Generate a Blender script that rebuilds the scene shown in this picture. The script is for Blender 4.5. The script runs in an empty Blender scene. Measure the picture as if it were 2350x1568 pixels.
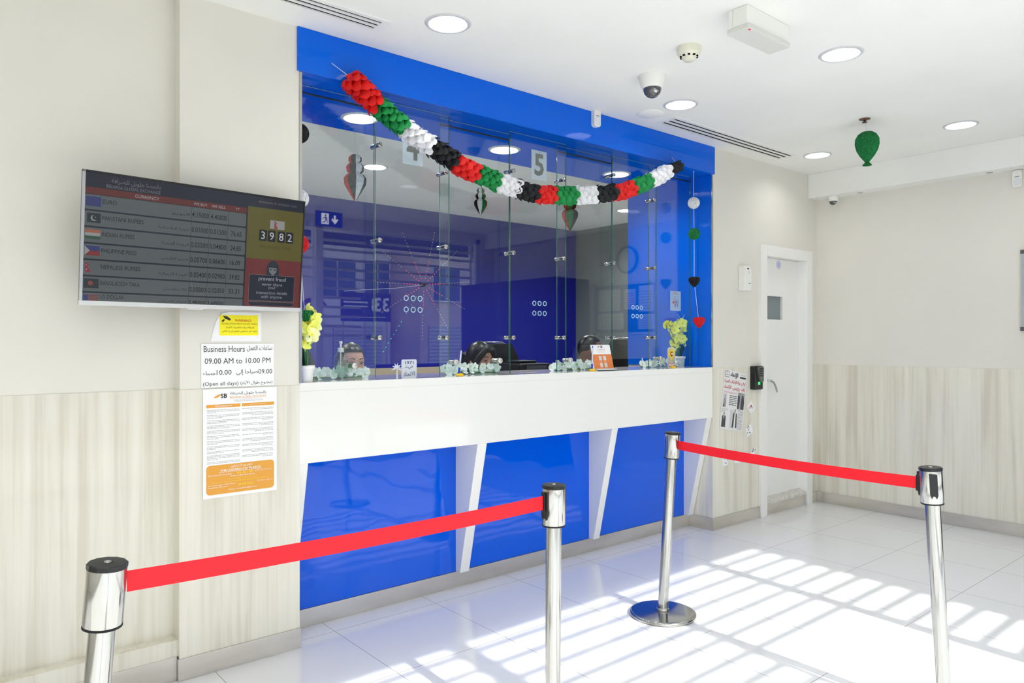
import bpy, bmesh, math, random
from mathutils import Vector, Matrix, geometry
random.seed(7)
SC = bpy.context.scene
# ---------------- camera, world, sun, exposure ----------------
cam_d = bpy.data.cameras.new('camera'); cam = bpy.data.objects.new('camera', cam_d); SC.collection.objects.link(cam)
cam.location = (0, 0, 1.4); cam.rotation_euler = (math.radians(90), 0, math.radians(-40))
cam_d.sensor_width = 36; cam_d.lens = 1674.7/2350*36; cam_d.clip_start = .02; cam_d.clip_end = 300
SC.camera = cam
SC.view_settings.view_transform = 'Standard'; SC.view_settings.look = 'None'
SC.view_settings.exposure = 0.22; SC.view_settings.gamma = 1; SC.view_settings.use_curve_mapping = False
W = bpy.data.worlds.new('sky'); SC.world = W; W.use_nodes = True
nt = W.node_tree; nt.nodes.clear()
o_ = nt.nodes.new('ShaderNodeOutputWorld'); b_ = nt.nodes.new('ShaderNodeBackground')
tc = nt.nodes.new('ShaderNodeTexCoord'); sx = nt.nodes.new('ShaderNodeSeparateXYZ'); cr = nt.nodes.new('ShaderNodeValToRGB')
nt.links.new(tc.outputs['Generated'], sx.inputs[0]); nt.links.new(sx.outputs['Z'], cr.inputs[0])
cr.color_ramp.elements[0].position = 0.0; cr.color_ramp.elements[0].color = (.98, .98, .98, 1)
cr.color_ramp.elements[1].position = .7; cr.color_ramp.elements[1].color = (.62, .76, 1, 1)
nt.links.new(cr.outputs[0], b_.inputs[0]); b_.inputs[1].default_value = 2.7; nt.links.new(b_.outputs[0], o_.inputs[0])
sd = bpy.data.lights.new('sun', 'SUN'); sun = bpy.data.objects.new('sun', sd); SC.collection.objects.link(sun)
sd.energy = 9.0; sd.angle = math.radians(.6); sd.color = (1, .97, .92)
sun.rotation_euler = Vector((.06, 1, -.70)).to_track_quat('-Z', 'Y').to_euler(); sun.location = (0, -8, 9)
try:
    SC.cycles.transparent_max_bounces = 24; SC.cycles.max_bounces = 10; SC.cycles.diffuse_bounces = 6
    SC.cycles.sample_clamp_indirect = 6; SC.cycles.caustics_reflective = False; SC.cycles.caustics_refractive = False
except Exception: pass

# ---------------- materials ----------------
def lin(c): return tuple((v/255/12.92 if v/255 <= .04045 else ((v/255+.055)/1.055)**2.4) for v in c)+(1,)
_m = {}
def mat(name, c=(200,200,200), r=.5, metal=0, coat=0, spec=.5, em=0, emc=None, trans=0, alpha=1, ior=1.45):
    if name in _m: return _m[name]
    m = bpy.data.materials.new(name); m.use_nodes = True; b = m.node_tree.nodes['Principled BSDF']
    b.inputs['Base Color'].default_value = lin(c); b.inputs['Roughness'].default_value = r
    b.inputs['Metallic'].default_value = metal; b.inputs['Coat Weight'].default_value = coat
    b.inputs['Coat Roughness'].default_value = .02; b.inputs['IOR'].default_value = ior
    b.inputs['Specular IOR Level'].default_value = spec; b.inputs['Transmission Weight'].default_value = trans
    b.inputs['Alpha'].default_value = alpha
    if em: b.inputs['Emission Color'].default_value = lin(emc or c); b.inputs['Emission Strength'].default_value = em
    _m[name] = m; return m
def bump(m, scale=(3,3,3), strength=.1, dist=.01, detail=2, kind='noise'):
    n = m.node_tree; b = n.nodes['Principled BSDF']; t = n.nodes.new('ShaderNodeTexCoord'); mp = n.nodes.new('ShaderNodeMapping')
    mp.inputs['Scale'].default_value = scale; x = n.nodes.new('ShaderNodeTexNoise'); x.inputs['Scale'].default_value = 1; x.inputs['Detail'].default_value = detail
    bp = n.nodes.new('ShaderNodeBump'); bp.inputs['Strength'].default_value = strength; bp.inputs['Distance'].default_value = dist
    n.links.new(t.outputs['Object'], mp.inputs[0]); n.links.new(mp.outputs[0], x.inputs[0]); n.links.new(x.outputs[0], bp.inputs['Height'])
    n.links.new(bp.outputs[0], b.inputs['Normal']); 
    if coat_of(b) > 0: n.links.new(bp.outputs[0], b.inputs['Coat Normal'])
    return m
def coat_of(b): return b.inputs['Coat Weight'].default_value
def vary(m, c1, c2, scale=(3,3,3), detail=4, lo=.35, hi=.65, distort=0):
    n = m.node_tree; b = n.nodes['Principled BSDF']; t = n.nodes.new('ShaderNodeTexCoord'); mp = n.nodes.new('ShaderNodeMapping')
    mp.inputs['Scale'].default_value = scale; x = n.nodes.new('ShaderNodeTexNoise'); x.inputs['Scale'].default_value = 1
    x.inputs['Detail'].default_value = detail; x.inputs['Distortion'].default_value = distort
    r = n.nodes.new('ShaderNodeValToRGB'); r.color_ramp.elements[0].position = lo; r.color_ramp.elements[1].position = hi
    r.color_ramp.elements[0].color = lin(c1); r.color_ramp.elements[1].color = lin(c2)
    n.links.new(t.outputs['Object'], mp.inputs[0]); n.links.new(mp.outputs[0], x.inputs[0]); n.links.new(x.outputs[0], r.inputs[0])
    n.links.new(r.outputs[0], b.inputs['Base Color']); return m
def thin_glass(name, tint=(250,254,253), ior=1.5, boost=1.0):
    if name in _m: return _m[name]
    m = bpy.data.materials.new(name); m.use_nodes = True; n = m.node_tree; n.nodes.clear()
    o = n.nodes.new('ShaderNodeOutputMaterial'); mx = n.nodes.new('ShaderNodeMixShader'); t = n.nodes.new('ShaderNodeBsdfTransparent')
    g = n.nodes.new('ShaderNodeBsdfGlossy'); ge = n.nodes.new('ShaderNodeNewGeometry'); dt = n.nodes.new('ShaderNodeVectorMath'); dt.operation = 'DOT_PRODUCT'
    t.inputs[0].default_value = lin(tint); g.inputs['Roughness'].default_value = 0
    n.links.new(ge.outputs['Normal'], dt.inputs[0]); n.links.new(ge.outputs['Incoming'], dt.inputs[1])
    def mth(op, a, b=None):
        k = n.nodes.new('ShaderNodeMath'); k.operation = op; k.use_clamp = False
        for i, v in enumerate((a, b)):
            if v is None: continue
            if isinstance(v, (int, float)): k.inputs[i].default_value = v
            else: n.links.new(v, k.inputs[i])
        return k.outputs[0]
    c_ = mth('ABSOLUTE', dt.outputs['Value']); u_ = mth('SUBTRACT', 1.0, c_); p_ = mth('POWER', u_, 5.0); r0 = ((ior-1)/(ior+1))**2
    f_ = mth('ADD', mth('MULTIPLY', p_, (1-r0)*boost), r0*boost)
    n.links.new(f_, mx.inputs[0]); n.links.new(t.outputs[0], mx.inputs[1])
    n.links.new(g.outputs[0], mx.inputs[2]); n.links.new(mx.outputs[0], o.inputs[0]); _m[name] = m; return m
def film(name, c, a):
    if name in _m: return _m[name]
    m = mat(name, c, .6); m.node_tree.nodes['Principled BSDF'].inputs['Alpha'].default_value = a; return m

M_ceil = vary(mat('ceiling_paint', r=.85), (236,236,232), (240,240,236), (1.5,1.5,1.5))
M_wall = vary(mat('cream_wall_paint', r=.32), (222,219,210), (227,224,215), (1.2,1.2,1.2))
def wood(name, c1, c2, c3):
    m = mat(name, c1, .22, coat=.4); n = m.node_tree; b = n.nodes['Principled BSDF']
    t = n.nodes.new('ShaderNodeTexCoord'); mp = n.nodes.new('ShaderNodeMapping'); mp.inputs['Scale'].default_value = (9, 9, .5)
    x = n.nodes.new('ShaderNodeTexNoise'); x.inputs['Scale'].default_value = 1.6; x.inputs['Detail'].default_value = 6; x.inputs['Distortion'].default_value = .6
    x2 = n.nodes.new('ShaderNodeTexNoise'); x2.inputs['Scale'].default_value = 1; x2.inputs['Detail'].default_value = 3
    mp2 = n.nodes.new('ShaderNodeMapping'); mp2.inputs['Scale'].default_value = (60, 60, 1.2)
    ad = n.nodes.new('ShaderNodeMath'); ad.operation = 'MULTIPLY_ADD'; ad.inputs[1].default_value = .45
    r = n.nodes.new('ShaderNodeValToRGB'); e = r.color_ramp.elements; e[0].position = .52; e[0].color = lin(c3); e[1].position = .9; e[1].color = lin(c1)
    k = e.new(.70); k.color = lin(c2)
    n.links.new(t.outputs['Object'], mp.inputs[0]); n.links.new(mp.outputs[0], x.inputs[0]); n.links.new(t.outputs['Object'], mp2.inputs[0]); n.links.new(mp2.outputs[0], x2.inputs[0])
    n.links.new(x2.outputs[0], ad.inputs[0]); n.links.new(x.outputs[0], ad.inputs[2]); n.links.new(ad.outputs[0], r.inputs[0]); n.links.new(r.outputs[0], b.inputs['Base Color'])
    return m
M_wood = wood('pale_wood_laminate', (229,226,214), (222,218,204), (209,203,187))
M_steel = bump(vary(mat('brushed_steel', r=.36, metal=.85), (206,200,190), (222,218,210), (2,2,8)), (4,4,60), .15, .002)
def floor_mat():
    m = mat('floor_tile', (232,232,234), .07, spec=.5); n = m.node_tree; b = n.nodes['Principled BSDF']
    t = n.nodes.new('ShaderNodeTexCoord'); mp = n.nodes.new('ShaderNodeMapping'); mp.inputs['Location'].default_value = (-1.61, -3.25, 0)
    s = n.nodes.new('ShaderNodeSeparateXYZ'); n.links.new(t.outputs['Object'], mp.inputs[0]); n.links.new(mp.outputs[0], s.inputs[0])
    outs = []
    for ax, p in (('X', .585), ('Y', .582)):
        a = n.nodes.new('ShaderNodeMath'); a.operation = 'PINGPONG'; a.inputs[1].default_value = p/2
        c = n.nodes.new('ShaderNodeMath'); c.operation = 'LESS_THAN'; c.inputs[1].default_value = .0013
        n.links.new(s.outputs[ax], a.inputs[0]); n.links.new(a.outputs[0], c.inputs[0]); outs.append(c)
    mx = n.nodes.new('ShaderNodeMath'); mx.operation = 'MAXIMUM'; n.links.new(outs[0].outputs[0], mx.inputs[0]); n.links.new(outs[1].outputs[0], mx.inputs[1])
    r = n.nodes.new('ShaderNodeMix'); r.data_type = 'RGBA'; r.inputs['A'].default_value = lin((232,232,234)); r.inputs['B'].default_value = lin((140,138,134))
    n.links.new(mx.outputs[0], r.inputs['Factor']); n.links.new(r.outputs['Result'], b.inputs['Base Color'])
    return m
M_floor = floor_mat()
M_blue = bump(mat('blue_gloss_panel', (0,90,222), .03, coat=0, spec=.5), (5,5,5), .09, .02, 1)
M_blued = mat('blue_surround', (0,98,222), .05, coat=0, spec=.3)
M_navy = mat('office_blue_paint', (2,14,140), .5)
M_white = mat('white_lacquer', (237,236,232), .12, coat=.5)
M_whitem = mat('white_matte', (238,238,236), .5)
M_doorw = mat('white_door_paint', (238,237,234), .3)
M_plast = mat('white_plastic', (236,236,230), .35)
M_trimr = mat('lamp_trim', (205,205,208), .35)
M_cream = mat('cream_plastic', (226,224,205), .4)
M_chrome = mat('polished_steel', (182,181,177), .13, metal=1)
M_chromeb = mat('satin_steel', (190,190,186), .22, metal=1)
M_black = mat('black_plastic', (22,22,24), .35)
M_blackm = mat('black_matte', (12,12,13), .8)
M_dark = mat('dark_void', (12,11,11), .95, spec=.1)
M_glass = thin_glass('counter_glass', boost=1.4)
M_edge = mat('glass_edge', (14,92,84), .1, spec=.8)
M_paper = mat('white_paper', (242,242,242), .6)
M_ink = mat('black_ink', (45,42,42), .6)
M_grey = mat('grey_ink', (165,165,165), .6)
M_lamp = mat('lamp_glow', (255,255,255), .5, em=85, emc=(255,253,250))
M_lampw = mat('lamp_reflector', (190,193,198), .3, em=.25, emc=(235,240,250))  # faint emission of its own paints the bulb's light onto the bowl

# ---------------- mesh builder ----------------
class MB:
    def __init__(s): s.v = []; s.f = []; s.m = []; s.s = []; s.mats = []
    def mi(s, m):
        if m not in s.mats: s.mats.append(m)
        return s.mats.index(m)
    def add(s, vs, fs, m, M=None, smooth=False):
        n = len(s.v); k = s.mi(m)
        for v in vs: s.v.append(tuple(M @ Vector(v)) if M else tuple(v))
        for f in fs: s.f.append([n+i for i in f]); s.m.append(k); s.s.append(smooth)
        return s
    def box(s, x0, y0, z0, x1, y1, z1, m, M=None):
        x0,x1 = sorted((x0,x1)); y0,y1 = sorted((y0,y1)); z0,z1 = sorted((z0,z1))
        vs = [(x0,y0,z0),(x1,y0,z0),(x1,y1,z0),(x0,y1,z0),(x0,y0,z1),(x1,y0,z1),(x1,y1,z1),(x0,y1,z1)]
        return s.add(vs, [(0,3,2,1),(4,5,6,7),(0,1,5,4),(1,2,6,5),(2,3,7,6),(3,0,4,7)], m, M)
    def poly(s, pts, t, m, M=None, side=None):      # polygon in local xy, extruded from z=0 to z=t
        n = len(pts)
        a = sum(pts[i][0]*pts[(i+1)%n][1]-pts[(i+1)%n][0]*pts[i][1] for i in range(n))
        if a < 0: pts = pts[::-1]
        vs = [(x,y,0) for x,y in pts]+[(x,y,t) for x,y in pts]
        s.add(vs, [tuple(range(n-1,-1,-1)), tuple(range(n,2*n))], m, M)
        s.add(vs, [(i,(i+1)%n,n+(i+1)%n,n+i) for i in range(n)], side or m, M); return s
    def rrect(s, x0, y0, x1, y1, r, t, m, M=None, n=5, side=None):
        p = []
        for cx, cy, a0 in ((x1-r,y0+r,-90),(x1-r,y1-r,0),(x0+r,y1-r,90),(x0+r,y0+r,180)):
            for i in range(n+1):
                a = math.radians(a0+90*i/n); p.append((cx+r*math.cos(a), cy+r*math.sin(a)))
        return s.poly(p, t, m, M, side)
    def disc(s, x, y, r, t, m, M=None, n=20, ry=None, side=None):
        return s.poly([(x+r*math.cos(6.2832*i/n), y+(ry or r)*math.sin(6.2832*i/n)) for i in range(n)], t, m, M, side)
    def lathe(s, prof, m, M=None, n=28, smooth=True, caps=True):
        vs = []; fs = []
        for r, z in prof:
            for i in range(n): a = 6.283185*i/n; vs.append((r*math.cos(a), r*math.sin(a), z))
        for j in range(len(prof)-1):
            for i in range(n): fs.append((j*n+i, j*n+(i+1)%n, (j+1)*n+(i+1)%n, (j+1)*n+i))
        s.add(vs, fs, m, M, smooth)
        if caps:
            if prof[0][0] > 1e-5: s.add([vs[i] for i in range(n)], [tuple(range(n-1,-1,-1))], m, M)
            if prof[-1][0] > 1e-5: s.add(vs[-n:], [tuple(range(n))], m, M)
        return s
    def tube(s, pts, r, m, n=10, M=None, caps=True):
        pts = [Vector(p) for p in pts]; rs = r if isinstance(r, (list, tuple)) else [r]*len(pts); vs = []; fs = []
        up = Vector((0,0,1)); prev = None
        for i, p in enumerate(pts):
            d = (pts[min(i+1,len(pts)-1)]-pts[max(i-1,0)]).normalized()
            u = prev if prev else (up if abs(d.dot(up)) < .95 else Vector((1,0,0)))
            u = (u-d*u.dot(d)).normalized(); w = d.cross(u); prev = u
            for k in range(n): a = 6.283185*k/n; vs.append(tuple(p+(u*math.cos(a)+w*math.sin(a))*rs[i]))
        for j in range(len(pts)-1):
            for k in range(n): fs.append((j*n+k, j*n+(k+1)%n, (j+1)*n+(k+1)%n, (j+1)*n+k))
        s.add(vs, fs, m, M, True)
        if caps: s.add(vs, [tuple(range(n-1,-1,-1)), tuple(range(len(vs)-n, len(vs)))], m, M)
        return s
    def ball(s, c, r, m, M=None, n=16, k=10, sc=(1,1,1), fn=None):
        vs = [(0,0,-1)]+[(math.sin(math.pi*j/k)*math.cos(6.283185*i/n), math.sin(math.pi*j/k)*math.sin(6.283185*i/n), -math.cos(math.pi*j/k)) for j in range(1,k) for i in range(n)]+[(0,0,1)]
        fs = [(0, 1+(i+1)%n, 1+i) for i in range(n)]
        for j in range(k-2):
            for i in range(n): a = 1+j*n; fs.append((a+i, a+(i+1)%n, a+n+(i+1)%n, a+n+i))
        a = 1+(k-2)*n; L = len(vs)-1
        fs += [(a+i, a+(i+1)%n, L) for i in range(n)]
        if fn: vs = [fn(*v) for v in vs]
        vs = [(c[0]+v[0]*r*sc[0], c[1]+v[1]*r*sc[1], c[2]+v[2]*r*sc[2]) for v in vs]
        return s.add(vs, fs, m, M, True)
    def text(s, txt, m, M, w=None, h=None, align='C', t=.0004, bold=0):   # local xy centred at the origin of M
        me = text_mesh(txt, bold)
        if not me: return s
        vs, fs = me; xs = [v[0] for v in vs]; ys = [v[1] for v in vs]
        x0, x1, y0, y1 = min(xs), max(xs), min(ys), max(ys); W_ = max(x1-x0,1e-6); H_ = max(y1-y0,1e-6)
        if w and h: sx_, sy_ = w/W_, h/H_
        elif w: sx_ = sy_ = w/W_
        else: sx_ = sy_ = h/H_
        ox = {'C': (x0+x1)/2, 'L': x0, 'R': x1}[align]
        return s.add([((v[0]-ox)*sx_, (v[1]-(y0+y1)/2)*sy_, t) for v in vs], fs, m, M)
    def build(s, name, parent=None, bevel=0, seg=2, label=None, cat=None, group=None, kind=None, sub=0):
        off = Vector((0,0,0))
        if parent is not None: off = Vector(parent.get('_w', (0,0,0)))
        elif cat and s.v:
            xs, ys, zs = zip(*s.v); off = Vector(((min(xs)+max(xs))/2, (min(ys)+max(ys))/2, min(zs)))
        me = bpy.data.meshes.new(name); me.from_pydata([tuple(Vector(v)-off) for v in s.v], [], s.f)
        for m in s.mats: me.materials.append(m)
        for p, k, sm in zip(me.polygons, s.m, s.s): p.material_index = k; p.use_smooth = sm
        me.update()
        ob = bpy.data.objects.new(name, me); SC.collection.objects.link(ob)
        if parent is not None: ob.parent = parent; ob['_w'] = tuple(off)
        else: ob.location = off
        if parent is None: ob['_w'] = tuple(off)
        if bevel:
            b = ob.modifiers.new('bevel', 'BEVEL'); b.width = bevel; b.segments = seg; b.limit_method = 'ANGLE'; b.angle_limit = math.radians(40)
            b.harden_normals = False
        if sub: u = ob.modifiers.new('sub', 'SUBSURF'); u.levels = sub; u.render_levels = sub
        tag(ob, label, cat, group, kind); return ob
def tag(o, label=None, cat=None, group=None, kind=None):
    if label: o['label'] = label
    if cat: o['category'] = cat
    if group: o['group'] = group
    if kind: o['kind'] = kind
    return o
def thing(name, label, cat, loc=(0,0,0), group=None):
    o = bpy.data.objects.new(name, None); SC.collection.objects.link(o); o.location = loc; o['_w'] = tuple(loc)
    o.empty_display_size = .05; return tag(o, label, cat, group)
def copy_tree(src, loc, label, rotz=0, group=None):
    def cp(o, par):
        c = o.copy(); SC.collection.objects.link(c)
        if par is not None: c.parent = par
        for k in [k for k in bpy.data.objects if k.parent == o]: cp(k, c)
        return c
    r = cp(src, None); r.location = loc; r.rotation_euler[2] = rotz; r['label'] = label
    if group: r['group'] = group
    return r
_tc = {}
def text_mesh(txt, bold=0):
    k = (txt, bold)
    if k in _tc: return _tc[k]
    c = bpy.data.curves.new('t', 'FONT'); c.body = txt; c.resolution_u = 2; c.offset = bold; c.size = 1
    o = bpy.data.objects.new('t', c); SC.collection.objects.link(o)
    dg = bpy.context.evaluated_depsgraph_get(); me = bpy.data.meshes.new_from_object(o.evaluated_get(dg))
    r = ([tuple(v.co) for v in me.vertices], [tuple(p.vertices) for p in me.polygons]) if len(me.vertices) else None
    bpy.data.meshes.remove(me); bpy.data.objects.remove(o); bpy.data.curves.remove(c); _tc[k] = r; return r
# Arabic letters joined by their neighbours and laid out right to left
_AR = {'ا':(0xFE8D,0),'أ':(0xFE83,0),'إ':(0xFE87,0),'آ':(0xFE81,0),'ب':(0xFE8F,1),'ة':(0xFE93,0),'ت':(0xFE95,1),'ث':(0xFE99,1),'ج':(0xFE9D,1),'ح':(0xFEA1,1),'خ':(0xFEA5,1),
 'د':(0xFEA9,0),'ذ':(0xFEAB,0),'ر':(0xFEAD,0),'ز':(0xFEAF,0),'س':(0xFEB1,1),'ش':(0xFEB5,1),'ص':(0xFEB9,1),'ض':(0xFEBD,1),'ط':(0xFEC1,1),'ظ':(0xFEC5,1),'ع':(0xFEC9,1),'غ':(0xFECD,1),
 'ف':(0xFED1,1),'ق':(0xFED5,1),'ك':(0xFED9,1),'ل':(0xFEDD,1),'م':(0xFEE1,1),'ن':(0xFEE5,1),'ه':(0xFEE9,1),'و':(0xFEED,0),'ى':(0xFEEF,0),'ي':(0xFEF1,1),'ء':(0xFE80,-1)}
def ar(t):
    t = t.replace('لا', '\u0001').replace('لأ', '\u0002'); L = dict(_AR); L['\u0001'] = (0xFEFB,0); L['\u0002'] = (0xFEF7,0); out = []
    for i, ch in enumerate(t):
        if ch not in L: out.append(ch); continue
        b, d = L[ch]; p = i > 0 and t[i-1] in L and L[t[i-1]][1] == 1 and d != -1
        n = d == 1 and i+1 < len(t) and t[i+1] in L and L[t[i+1]][1] != -1
        out.append(chr(b+((3 if n else 1) if p else (2 if n else 0))))
    r = ''.join(out)[::-1]; res = ''; num = ''
    for ch in r:
        if ch.isdigit() or (ch == '.' and num): num = ch+num
        else: res += num+ch; num = ''
    return res+num
def FY(x, y, z, rot=0):      # a board facing the lobby (-Y): local x right, y up
    return Matrix.Translation((x,y,z)) @ Matrix(((1,0,0,0),(0,0,-1,0),(0,1,0,0),(0,0,0,1))) @ Matrix.Rotation(rot, 4, 'Z')
def FX(x, y, z, rot=0):      # a board facing -X
    return Matrix.Translation((x,y,z)) @ Matrix(((0,0,-1,0),(-1,0,0,0),(0,1,0,0),(0,0,0,1))) @ Matrix.Rotation(rot, 4, 'Z')
T = Matrix.Translation
def RX(a): return Matrix.Rotation(a, 4, 'X')
def RY(a): return Matrix.Rotation(a, 4, 'Y')
def RZ(a): return Matrix.Rotation(a, 4, 'Z')
def struct(mb, name, **k): return mb.build(name, kind='structure', **k)
def plane_holes(mb, rect, z, holes, m, flip):
    x0,y0,x1,y1 = rect; loops = [[Vector((x0,y0,z)),Vector((x1,y0,z)),Vector((x1,y1,z)),Vector((x0,y1,z))]]
    for h in holes:
        if h[0] == 'c': loops.append([Vector((h[1]+h[3]*math.cos(6.2832*i/32), h[2]+h[3]*math.sin(6.2832*i/32), z)) for i in range(32)])
        else: loops.append([Vector((h[1],h[2],z)),Vector((h[3],h[2],z)),Vector((h[3],h[4],z)),Vector((h[1],h[4],z))])
    vs = [v for l in loops for v in l]; tr = geometry.tessellate_polygon(loops); fs = []
    for t in tr:
        a,b,c = (vs[i] for i in t); nz = (b-a).cross(c-a).z
        if abs(nz) < 1e-9: continue
        fs.append(t if (nz < 0) == flip else (t[0],t[2],t[1]))
    mb.add([tuple(v) for v in vs], fs, m)
# a pixel of the photograph measured on a known plane of the room
_a = math.radians(50); _F = Vector((math.cos(_a), math.sin(_a), 0)); _R = Vector((math.sin(_a), -math.cos(_a), 0)); _U = Vector((0,0,1)); _C = Vector((0,0,1.4))
def at(x, y, ax, v):
    d = _F+_R*((x-1175)/1674.7)-_U*((y-784)/1674.7); i = 'XYZ'.index(ax); return _C+d*((v-_C[i])/d[i])
ZC = 2.839; YW = 3.185; XE = 6.16; YG = -1.1; X1 = 1.402; X2 = 4.612; ZT = 1.21; ZA = .837; ZH = 2.638
LOBBY_LAMPS = [(1.90,2.715),(3.632,2.736),(5.425,2.798),(3.608,1.739),(5.401,1.798),(1.86,1.74),(1.85,.77),(3.62,.79),(5.41,.82),(.1,1.74),(.1,.77)]
SOFFIT_LAMPS = [(1.955,3.64),(2.99,3.64),(4.065,3.64)]
OFFICE_LAMPS = [(3.0,5.33),(4.9,5.33),(1.6,5.33),(6.1,5.33)]  # all but the first are added to brighten the office

# ---------------- the setting ----------------
b = MB(); b.add([(-1.7,-1.2,0),(6.4,-1.2,0),(6.4,3.45,0),(-1.7,3.45,0)], [(0,1,2,3)], M_floor)
b.box(-1.7,-1.2,-.1,6.4,3.45,-.005,M_whitem)
struct(b, 'floor')
b = MB(); b.box(.7,3.45,-.1,7.2,7.0,0,mat('office_floor_tile',(228,228,226),.3)); struct(b, 'floor_office')
b = MB()
holes = [('c',x,y,.09) for x,y in LOBBY_LAMPS]+[('r',.16,2.885,1.675,2.985),('r',3.83,2.925,5.29,3.045)]
plane_holes(b, (-1.7,-1.2,6.3,3.3), ZC, holes, M_ceil, True)
b.box(-1.7,-1.2,ZC+.2,6.3,3.3,ZC+.3,M_ceil)
struct(b, 'ceiling')
b = MB(); plane_holes(b, (.7,3.88,7.0,6.95), ZC, [('c',x,y,.09) for x,y in OFFICE_LAMPS], M_ceil, True)
b.box(.7,3.3,ZC+.2,7.0,6.95,ZC+.3,M_ceil); struct(b, 'ceiling_office')
# teller wall
b = MB()
b.box(-1.7,3.265,0,.885,3.45,ZC+.2,M_wall); struct(b, 'wall_back'); b = MB()
b.box(.885,YW,0,X1,4.0,ZC+.2,M_wall); struct(b, 'wall_back'); b = MB()
b.box(X2,YW,0,4.75,4.0,ZC+.2,M_wall); struct(b, 'wall_back'); b = MB()
b.box(4.75,YW,0,5.27,3.36,ZC+.2,M_wall); b.box(5.27,YW,2.14,6.01,3.36,ZC+.2,M_wall); b.box(6.01,YW,0,6.4,3.36,ZC+.2,M_wall)
wb = struct(b, 'wall_back')
b = MB()
b.box(-1.6,3.262,.166,.882,3.265,1.199,M_wood); b.box(-1.6,3.2,.098,.882,3.265,.166,M_wood)
b.box(.882,YW-.003,.09,X1,YW,1.2,M_wood); b.box(.882,YW,.09,.885,3.262,1.2,M_wood)
b.box(X2-.003,YW-.003,.09,5.236,YW,1.2,M_wood); b.box(X2-.003,YW,.09,X2,3.387,ZA,M_wood)
b.box(6.047,YW-.003,.09,6.158,YW,1.2,M_wood)
struct(b, 'trim_2')
b = MB()
b.box(-1.6,3.196,0,.877,3.262,.098,M_steel); b.box(.877,YW-.009,0,X1+.004,YW-.003,.09,M_steel); b.box(.877,YW-.003,0,.882,3.196,.09,M_steel)
b.box(X2-.009,YW-.009,0,5.236,YW-.003,.09,M_steel); b.box(X2-.009,YW-.003,0,X2-.003,3.387,.09,M_steel); b.box(6.047,YW-.009,0,XE-.012,YW-.003,.09,M_steel)
struct(b, 'baseboard_back', bevel=.0012)
# end wall
M_walle = M_wall
b = MB(); b.box(XE,-1.2,0,6.3,3.3,ZC+.2,M_wall); we = struct(b, 'wall_right')
b = MB(); b.box(XE-.004,-1.1,.09,XE+.01,3.182,1.2,M_wood); b.build('wainscot', we)
b = MB(); b.box(XE-.011,-1.1,0,XE+.005,3.176,.09,M_steel); struct(b, 'baseboard_right', bevel=.0012)
b = MB(); b.box(6.012,-1.1,2.634,XE,3.184,ZC-.001,M_ceil); struct(b, 'trim_1')          # bulkhead along the end wall
b = MB(); b.box(-1.7,-1.2,0,-1.6,3.3,ZC+.2,M_wall); struct(b, 'wall_left')
# street side: glazing, frames and louvres
M_alu = mat('white_window_frame', (232,232,232), .35)
b = MB(); b.box(-1.6,YG-.08,2.76,XE,YG+.05,ZC+.2,M_wall); b.box(5.95,YG-.08,0,XE,YG+.05,2.76,M_wall); struct(b, 'wall_front')
win = MB()
for x in (-1.6,.2,1.70,3.62,5.89): win.box(x,YG-.04,0,x+.085,YG+.02,2.76,M_alu)
win.box(-1.6,YG-.04,0,5.97,YG+.02,.08,M_alu); win.box(-1.6,YG-.04,2.70,5.97,YG+.02,2.76,M_alu)
w1 = struct(win, 'window_1')
b = MB(); b.box(-1.52,YG-.012,.08,5.9,YG-.004,2.7,thin_glass('street_glazing', (250,252,251)))
b.build('pane', w1)
lv = MB()
for i in range(60):
    z = 2.70-.112*i
    if z < 1.45: break
    lv.box(3.70,YG-.14,z-.014,5.95 if z > 2.12 else 4.25,YG-.11,z+.014,M_alu)
    if z > 2.12: lv.box(.28,YG-.14,z-.014,3.63,YG-.11,z+.014,M_alu); lv.box(-1.5,YG-.14,z-.014,.2,YG-.11,z+.014,M_alu)
    elif z > 1.8: lv.box(1.6,YG-.14,z-.014,2.75,YG-.11,z+.014,M_alu)
for x in (.22,1.66,2.75,3.64,5.9): lv.box(x,YG-.16,1.5 if x in (2.75,) else 0,x+.04,YG-.13,2.76,M_alu)
lv.build('louvre', w1)
# office shell
M_grey_wall = mat('office_grey_wall', (118,124,124), .6)
M_beige = mat('office_beige', (170,160,140), .6)
b = MB(); b.box(.7,6.75,0,6.95,6.9,ZC+.2,M_navy); b.box(.8,6.735,.0,6.75,6.75,1.12,M_beige); struct(b, 'wall_office_back')
b = MB(); b.box(6.75,3.2,0,6.95,6.75,ZC+.2,M_grey_wall); struct(b, 'wall_office_right')
b = MB(); b.box(.7,4.0,0,.9,6.75,ZC+.2,M_whitem); struct(b, 'wall_office_left')
# door
b = MB()
fo = [(5.236,5.326),(5.957,6.047)]
for x0,x1 in fo: b.box(x0,YW-.022,0,x1,YW+.10,2.176,M_doorw)
b.box(5.326,YW-.022,2.088,5.957,YW+.10,2.176,M_doorw)
b.box(5.326,YW+.045,.14,5.34,YW+.1,2.088,M_doorw); b.box(5.943,YW+.045,.14,5.957,YW+.1,2.088,M_doorw)
d1 = struct(b, 'door_1', bevel=.002)
b = MB(); YD = 3.235
b.box(5.328,YD,.135,5.38,YD+.045,2.086,M_doorw); b.box(5.68,YD,.135,5.955,YD+.045,2.086,M_doorw)
b.box(5.38,YD,.135,5.68,YD+.045,1.582,M_doorw); b.box(5.38,YD,1.775,5.68,YD+.045,2.086,M_doorw)
leaf = b.build('door_leaf', d1)
b = MB(); b.box(5.38,YD+.02,1.582,5.68,YD+.024,1.775,mat('grey_door_glass',(120,130,136),.08,spec=.7)); b.build('door_window', d1)
b = MB(); b.box(5.326,YW-.004,0,5.957,YW+.1,.088,M_steel)
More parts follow.
